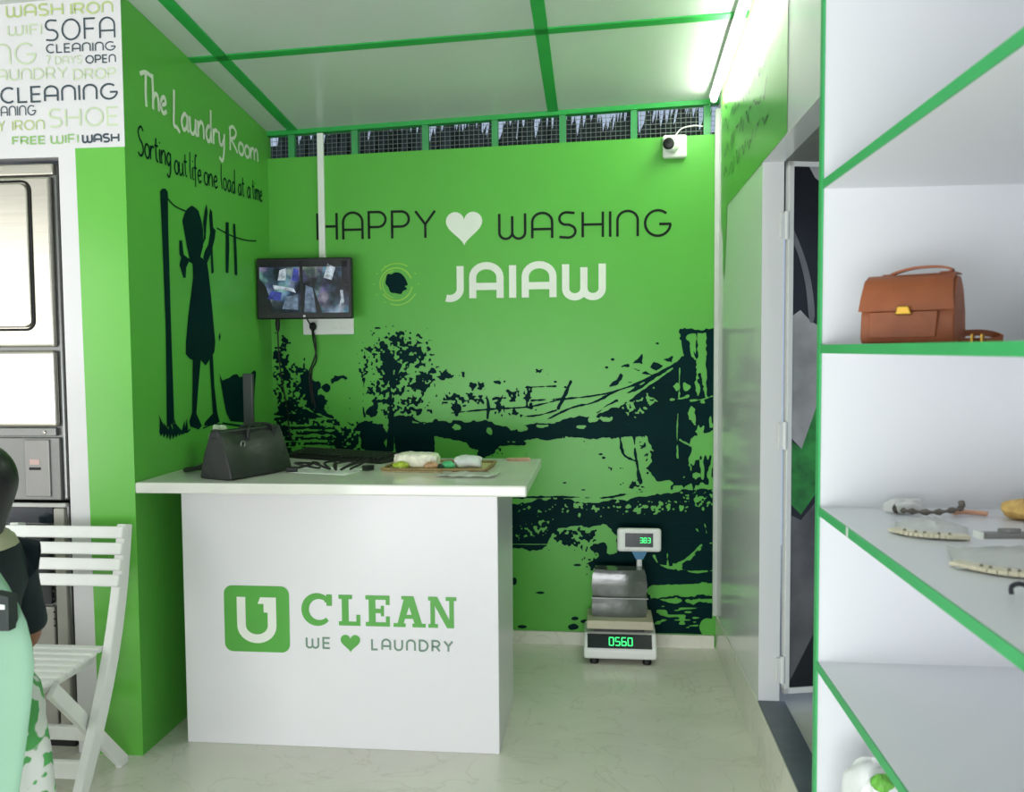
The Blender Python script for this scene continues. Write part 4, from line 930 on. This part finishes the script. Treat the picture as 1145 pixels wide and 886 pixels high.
mb = MB(); mb.box((-.082, -.012, .0), (-.076, .012, .012)); part('end_cap', mb, WPLAS, cl)
q_ = P(2, S3, 1141, 668)
mb = MB(); mb.tube(smooth_line([(-.012, 0, .0035), (-.011, .003, .014), (0, .004, .018), (.011, .003, .014), (.012, 0, .0035)], 5), .0035, 8); o = obj('hook_clasp', mb, M('dark_clasp', (60, 62, 70), .4, .4), smooth=True); o.location = (q_[0], q_[1], S3); tag(o, 'small dark arched clasp lying in front of the beaded trim packets', 'clasp')
blob('carrier_bag', (2.30, -2.50, .4305), (.09, .06, .11), M('white_carrier', (236, 240, 238), .35, var=.04, scale=30), 'white plastic carrier bag on the bottom shelf', 'bag', 31, None, .2, .55, .6)
blob('herb_bundle', (2.265, -2.56, .60), (.022, .02, .018), M('herb_green', (110, 186, 72), .5, var=.4, scale=60), 'small green leafy bundle on top of the white carrier bag', 'herbs', 32)

# ------------------------------------------------------------------ stacked machines in the niche at the left
MX0, MX1, MY = -.95, -.278, YF+.005
def panel(mb, x0, x1, z0, z1, y0=0., d=.02): mb.box((x0, y0, z0), (x1, y0+d, z1))
def Zp(y): return P(1, YF, 60, y)[2]
dr = thing('dryer', 'stainless steel dryer with rounded door, upper machine of the stack', 'dryer', ((MX0+MX1)/2, MY+.3, Zp(562)))
hx_ = (MX1-MX0)/2
def L2(z): return Zp(z)-Zp(562)
mb = MB(); mb.box((-hx_, -.28, 0), (hx_, .3, L2(181))); part('cabinet', mb, DSTEEL, dr, bevel=.012, seg=3)
mb = MB(); mb.box((-hx_+.01, -.30, L2(388)), (hx_-.02, -.279, L2(196))); part('door_panel', mb, STEEL, dr, bevel=.01, seg=3)
mb = MB(); mb.box((-hx_, -.302, L2(195)), (hx_-.004, -.279, L2(182))); part('top_trim', mb, STEEL, dr, bevel=.006)
rr_ = rrect(-hx_+.06, L2(366), hx_-.10, L2(204), .03)
mb = MB(); mb.prism([(x, -.301, z) for x, z in rr_], (0, -.012, 0)); dd = part('door', mb, STEEL, dr, bevel=.005)
mb = MB(); mb.tube([(x, -.302, z) for x, z in rrect(-hx_+.056, L2(368.5), hx_-.096, L2(201.5), .033)], .0045, 8, True); part('gasket', mb, RUBBER, dd, smooth=True)
mb = MB(); mb.box((-hx_+.01, -.305, L2(478)), (hx_-.02, -.279, L2(392))); part('lower_panel', mb, STEEL, dr, bevel=.012, seg=3)
mb = MB(); mb.box((-hx_+.01, -.298, L2(488)), (hx_-.03, -.279, L2(479))); part('trim_rail', mb, DSTEEL, dr, bevel=.002)
mb = MB(); mb.lathe([(.007, 0), (.007, .004), (.003, .006)], (hx_-.075, -.298, L2(484)), (0, -1, 0), 12); part('screw', mb, STEEL, dr, smooth=True)
mb = MB(); mb.box((-hx_+.01, -.296, L2(560)), (hx_-.02, -.279, L2(490))); cp_ = part('control_panel', mb, M('grey_enamel', (138, 138, 136), .4, .3, var=.04), dr, bevel=.004)
mb = MB(); mb.box((hx_-.155, -.304, L2(556)), (hx_-.055, -.295, L2(492))); cpb = part('coin_box', mb, M('coin_box_grey', (150, 148, 146), .4, .3), cp_, bevel=.004)
mb = MB(); mb.box((hx_-.135, -.3055, L2(526)), (hx_-.09, -.303, L2(523))); part('coin_slot', mb, RUBBER, cpb)
mb = MB(); mb.box((hx_-.132, -.3052, L2(520)), (hx_-.094, -.303, L2(514))); part('label_plate', mb, M('pink_label', (208, 176, 170), .4), cpb)
wa = thing('washing_machine', 'grey washing machine with dark window, bottom machine of the stack', 'washing machine', ((MX0+MX1)/2, MY+.3, 0))
H2 = Zp(563)
mb = MB(); mb.box((-hx_, -.28, .06), (hx_, .3, H2-.003)); part('cabinet', mb, DSTEEL, wa, bevel=.008)
mb = MB(); mb.box((-hx_+.05, -.26, 0), (hx_-.02, .28, .07)); part('plinth', mb, RUBBER, wa)
mb = MB(); mb.box((-hx_, -.3, Zp(568)), (hx_-.0, -.279, Zp(563.5))); part('top_trim', mb, M('pale_enamel', (200, 200, 196), .4), wa, bevel=.003)
mb = MB(); mb.box((-hx_+.05, -.296, Zp(586)), (hx_-.055, -.279, Zp(569))); part('display_window', mb, M('navy_glass', (16, 28, 40), .15), wa)
mb = MB(); mb.box((hx_-.05, -.3, .08), (hx_-.008, -.279, Zp(569))); part('side_column', mb, M('beige_enamel', (176, 174, 164), .4), wa, bevel=.004)
mb = MB(); mb.box((-hx_+.05, -.297, .56), (hx_-.07, -.279, Zp(588))); part('upper_panel', mb, M('black_enamel', (30, 34, 38), .3), wa, bevel=.003)
mb = MB(); mb.box((-hx_+.05, -.297, .1), (hx_-.06, -.279, .55)); part('front_panel', mb, M('grey_front', (150, 148, 142), .35, .4), wa, bevel=.004)
mb = MB(); mb.lathe([(.19, 0), (.2, .01), (.19, .024), (.15, .028), (.14, .018), (.001, .014)], (-.02, -.297, .36), (0, -1, 0), 36); part('door', mb, STEEL, wa, smooth=True)
mb = MB()
for k in range(14): z = .48+k*.026; mb.lathe([(.004, 0), (.004, .003)], (hx_-.06, -.2975, z), (0, -1, 0), 8)
part('vent_holes', mb, RUBBER, wa)

# ------------------------------------------------------------------ white folding chair
def chair():
    r = thing('folding_chair', 'white slatted folding chair beside the green corner', 'chair', (-.19, -1.61, 0))
    xr, xl = .185, -.225
    # stile: from the back top down to the front foot; local y: + towards wall
    def stile_pt(t):  # t 0 bottom .. 1 top
        return (-.155+.345*t+.055*math.sin(math.pi*t), .885*t)
    for x in (xr, xl):
        mb = MB(); R_ = []
        for k in range(11):
            t = k/10; y, z = stile_pt(t); y2, z2 = stile_pt(min(1, t+.02)); y1, z1 = stile_pt(max(0, t-.02))
            d = Vector((y2-y1, z2-z1)).normalized(); n = Vector((-d.y, d.x)); w = .024+.006*math.sin(math.pi*t)
            if t == 0: w = .02
            R_.append([(x-.017, y+n.x*w, max(0.0, z+n.y*w)), (x+.017, y+n.x*w, max(0.0, z+n.y*w)), (x+.017, y-n.x*w, max(0.0, z-n.y*w)), (x-.017, y-n.x*w, max(0, z-n.y*w))])
        mb.loft(R_); part('side_stile', mb, CHAIRW, r, bevel=.005)
    for k, z in enumerate((.862, .806, .752, .698)):
        y = stile_pt(z/.885)[0]
        mb = MB(); mb.box((xl-.02, -.012, -.021), (xr+.02, .012, .021)); s_ = part('back_slat', mb, CHAIRW, r, bevel=.006); s_.location = (0, y-.034, z); s_.rotation_euler = (-.3, 0, 0)
    for s2, x in ((-1, xl+.034), (1, xr-.034)):
        mb = MB(); mb.bar((x, -.2, .43), (x, .185, .012), .022, .05, (0, 0, 1)); mb.box((x-.012, .155, 0), (x+.012, .205, .03)); part('rear_leg', mb, CHAIRW, r, bevel=.005)
    for k in range(8):
        y = -.255+k*.044; z = .452+.003*k-.012*(k == 0)
        inset = .035*(k == 0)+.012*(k == 1)
        mb = MB(); mb.box((xl+.018+inset, y-.0175, z-.009), (xr-.018-inset, y+.0175, z+.009)); part('seat_slat', mb, CHAIRW, r, bevel=.006)
    for x in (xl+.07, xr-.07): mb = MB(); mb.box((x-.012, -.25, .418), (x+.012, .07, .444)); part('seat_rail', mb, CHAIRW, r, bevel=.004)
    mb = MB(); y, z = stile_pt(.13); mb.box((xl, y-.01, z-.03), (xr, y+.014, z+.03)); part('front_stretcher', mb, CHAIRW, r, bevel=.006)
    mb = MB(); mb.box((xl+.034, .04, .150), (xr-.034, .064, .2)); part('rear_stretcher', mb, CHAIRW, r, bevel=.006)
    return r
chair()

# ------------------------------------------------------------------ seated woman at the left edge
def skin_obj(name, verts, edges, radii, mat, parent=None, root=0, sub=2):
    me = bpy.data.meshes.new(name); me.from_pydata(verts, edges, []); me.materials.append(mat)
    o = bpy.data.objects.new(name, me); C.objects.link(o)
    o.modifiers.new('skin', 'SKIN')
    for i, r in enumerate(radii):
        sv = me.skin_vertices[0].data[i]; sv.radius = (r, r) if not hasattr(r, '__len__') else r; sv.use_root = (i == root)
    m_ = o.modifiers.new('sub', 'SUBSURF'); m_.levels = sub; m_.render_levels = sub
    o.modifiers['skin'].use_smooth_shade = True
    if parent: o.parent = parent
    return o
def person():
    PX = .055
    SKIN = M('brown_skin', (150, 102, 76), .5, var=.06)
    V, E_, R_ = [], [], []
    def add(p, r, frm=None):
        V.append(p); R_.append(r); i = len(V)-1
        if frm is not None: E_.append((frm, i))
        return i
    # local frame: facing -x, seat at z .46
    pel = add((0, 0, .55), (.13, .12)); ab = add((-.005, 0, .68), (.115, .105), pel); chs = add((.0, 0, .84), (.13, .11), ab); shd = add((.005, 0, .96), (.105, .09), chs)
    nk = add((-.005, 0, 1.04), .045, shd); hd = add((-.02, 0, 1.10), .066, nk); fc = add((-.025, 0, 1.17), (.078, .088), hd); tp = add((-.012, 0, 1.225), .066, fc)
    nose = add((-.122, 0, 1.15), .012, fc)
    for s_ in (-1, 1):
        shp = add((.01, s_*.15, .965), .052, shd); el = add((.05, s_*.2, .70), .038, shp); wr = add((-.16, s_*.15, .60), .026, el)
        pm = add((-.22, s_*.135, .585), (.03, .018), wr)
        for f in range(4):
            a = add((-.262, s_*(.112+.018*f), .582-.003*f), .0085, pm); b = add((-.295+.004*abs(f-1.5), s_*(.110+.019*f), .572), .0078, a); add((-.31+.006*abs(f-1.5), s_*(.110+.019*f), .556), .007, b)
        t1 = add((-.21, s_*.105, .59), .0095, pm); add((-.24, s_*.088, .585), .0085, t1)
        hp = add((-.05, s_*.09, .53), .085, pel); kn = add((-.42, s_*.1, .5), .06, hp); an = add((-.44, s_*.1, .09), .036, kn); add((-.56, s_*.105, .032), .03, an)
    root = skin_obj('person', V, E_, R_, SKIN)
    tag(root, 'seated person in navy top, patterned green skirt and mint scarf', 'person')
    NAVY = M('navy_cloth', (22, 36, 44), .8, var=.15, scale=20)
    V2, E2, R2 = [], [], []
    def a2(p, r, frm=None):
        V2.append(p); R2.append(r); i = len(V2)-1
        if frm is not None: E2.append((frm, i))
        return i
    q0 = a2((.0, 0, .60), (.15, .135)); q1 = a2((0, 0, .74), (.135, .125), q0); q2 = a2((.005, 0, .86), (.148, .13), q1); q3 = a2((.008, 0, .97), (.115, .10), q2); a2((0, 0, 1.03), .058, q3)
    for s_ in (-1, 1):
        k = a2((.012, s_*.155, .975), .066, q3); k2 = a2((.035, s_*.185, .82), .056, k); a2((.052, s_*.2, .71), .05, k2)
    skin_obj('blouse', V2, E2, R2, NAVY, root)
    mb = MB(); mb.loft([[(.005+rx*math.cos(t), ry*math.sin(t), z) for t in np.linspace(0, 2*math.pi, 21)[:-1]] for rx, ry, z in ((.125, .15, 1.0), (.118, .14, 1.02), (.095, .105, 1.042), (.064, .066, 1.062), (.062, .064, 1.063))])
    part('collar', mb, M('beige_yoke', (176, 174, 146), .8, var=.1), root, smooth=True)
    # hair
    HAIR = M('black_hair', (18, 18, 20), .45, var=.3, scale=60)
    mb = MB(); R3 = []
    for z, x0, rx, ry in ((1.02, .075, .03, .05), (1.06, .06, .055, .075), (1.11, .045, .09, .092), (1.16, .035, .125, .1), (1.2, .025, .133, .1), (1.245, .018, .12, .09), (1.28, .0, .075, .062), (1.296, -.01, .018, .02)):
        R3.append([(x0+rx*math.cos(t)*(1 if math.cos(t) > 0 else .72), ry*math.sin(t), z) for t in np.linspace(0, 2*math.pi, 21)[:-1]])
    mb.loft(R3); hr_ = part('hair', mb, HAIR, root, smooth=True); hr_.modifiers.new('sub', 'SUBSURF').render_levels = 2
    for s_ in (-1, 1): mb = MB(); mb.ball((-.091, s_*.033, 1.175), .009, 10, 6); part('eye', mb, M('eye', (240, 240, 236), .2), root, smooth=True)
    mb = MB(); mb.ball((-.104, 0, 1.105), (.012, .024, .008), 12, 6); part('mouth', mb, M('lips', (140, 70, 66), .5), root, smooth=True)
    # skirt with printed green leaves
    mt = M('floral_cloth', (222, 226, 220), .8)
    nt = mt.node_tree; b = nt.nodes['Principled BSDF']; tc = nt.nodes.new('ShaderNodeTexCoord'); vo = nt.nodes.new('ShaderNodeTexNoise'); vo.inputs['Scale'].default_value = 24; vo.inputs['Detail'].default_value = 1
    rp = nt.nodes.new('ShaderNodeValToRGB'); rp.color_ramp.elements[0].position = .50; rp.color_ramp.elements[0].color = lin((222, 226, 222)); rp.color_ramp.elements[1].position = .54; rp.color_ramp.elements[1].color = lin((84, 168, 92))
    nt.links.new(tc.outputs['Object'], vo.inputs[0]); nt.links.new(vo.outputs[0], rp.inputs[0]); nt.links.new(rp.outputs[0], b.inputs['Base Color'])
    mb = MB(); R4 = []
    for z, cx0, rx, ry in ((.69, .0, .135, .13), (.62, .01, .175, .15), (.55, -.03, .225, .18), (.47, -.11, .315, .2), (.36, -.14, .35, .22), (.22, -.155, .37, .235), (.1, -.165, .38, .24)):
        R4.append([(cx0+rx*math.cos(t)*(1+.03*math.sin(9*t)), ry*math.sin(t)*(1+.03*math.sin(9*t+1)), z) for t in np.linspace(0, 2*math.pi, 61)[:-1]])
    mb.loft(R4, caps=False); sk = part('skirt', mb, mt, root, smooth=True); s_ = sk.modifiers.new('thick', 'SOLIDIFY'); s_.thickness = .004
    # mint scarf: falls from the near shoulder
    MINT = M('mint_cloth', (132, 172, 146), .8, var=.05, scale=6)
    mb = MB(); R5 = []
    edge = [(2, 640), (12, 655), (23, 675), (32, 695), (38, 720), (40, 742), (37, 780), (30, 830), (20, 890)]
    for (ex_, ey_), (z, x0, x1, y, d) in zip(edge, ((.985, -.05, .05, -.15, .03), (.965, -.08, .095, -.2, .03), (.92, -.11, .14, -.235, .03), (.86, -.12, .19, -.255, .035), (.78, -.13, .215, -.265, .035), (.70, -.13, .215, -.275, .035), (.60, -.13, .195, -.28, .03), (.48, -.12, .165, -.285, .03), (.38, -.12, .135, -.29, .03))):
        q_ = P(1, -2.3+y, ex_, ey_); z = q_[2]; x1 = q_[0]-PX
        R5.append([((x0+x1)/2+(x1-x0)/2*math.cos(t), y+d*math.sin(t)+.008*math.sin(7*math.cos(t)+z*4), z) for t in np.linspace(0, 2*math.pi, 37)[:-1]])
    mb.loft(R5); sf = part('scarf', mb, MINT, root, smooth=True)
    def on_scarf(px, py, y): q_ = P(1, -2.3+y, px, py); return (q_[0]-PX, y, q_[2])
    mb = MB(); mb.prism([on_scarf(x, y, -.297) for x, y in ((-9, 664), (9, 668), (10, 706), (-9, 706))], (0, .03, 0)); pt = part('printed_patch', mb, M('charcoal_cloth', (40, 48, 48), .7), sf)
    mb = MB(); mb.prism([on_scarf(x, y, -.299) for x, y in ((-3, 676), (5, 677), (5, 682), (-3, 682))], (0, .003, 0)); part('patch_mark', mb, M('white_cloth', (210, 220, 216), .7), pt)
    root.location = (PX, -2.3, 0)
    return root
person()
sl = thing('stool', 'round dark stool under the seated person', 'stool', (.02, -2.3, 0))
mb = MB(); mb.lathe([(.12, .385), (.13, .392), (.13, .41), (.12, .42)], (0, 0, 0), (0, 0, 1), 28); part('seat', mb, GREYP, sl, smooth=True)
for k in range(4):
    a = math.pi/4+k*math.pi/2; mb = MB(); mb.tube([(.13*math.cos(a), .13*math.sin(a), 0), (.1*math.cos(a), .1*math.sin(a), .388)], .012, 10); part('leg', mb, DSTEEL, sl, smooth=True)
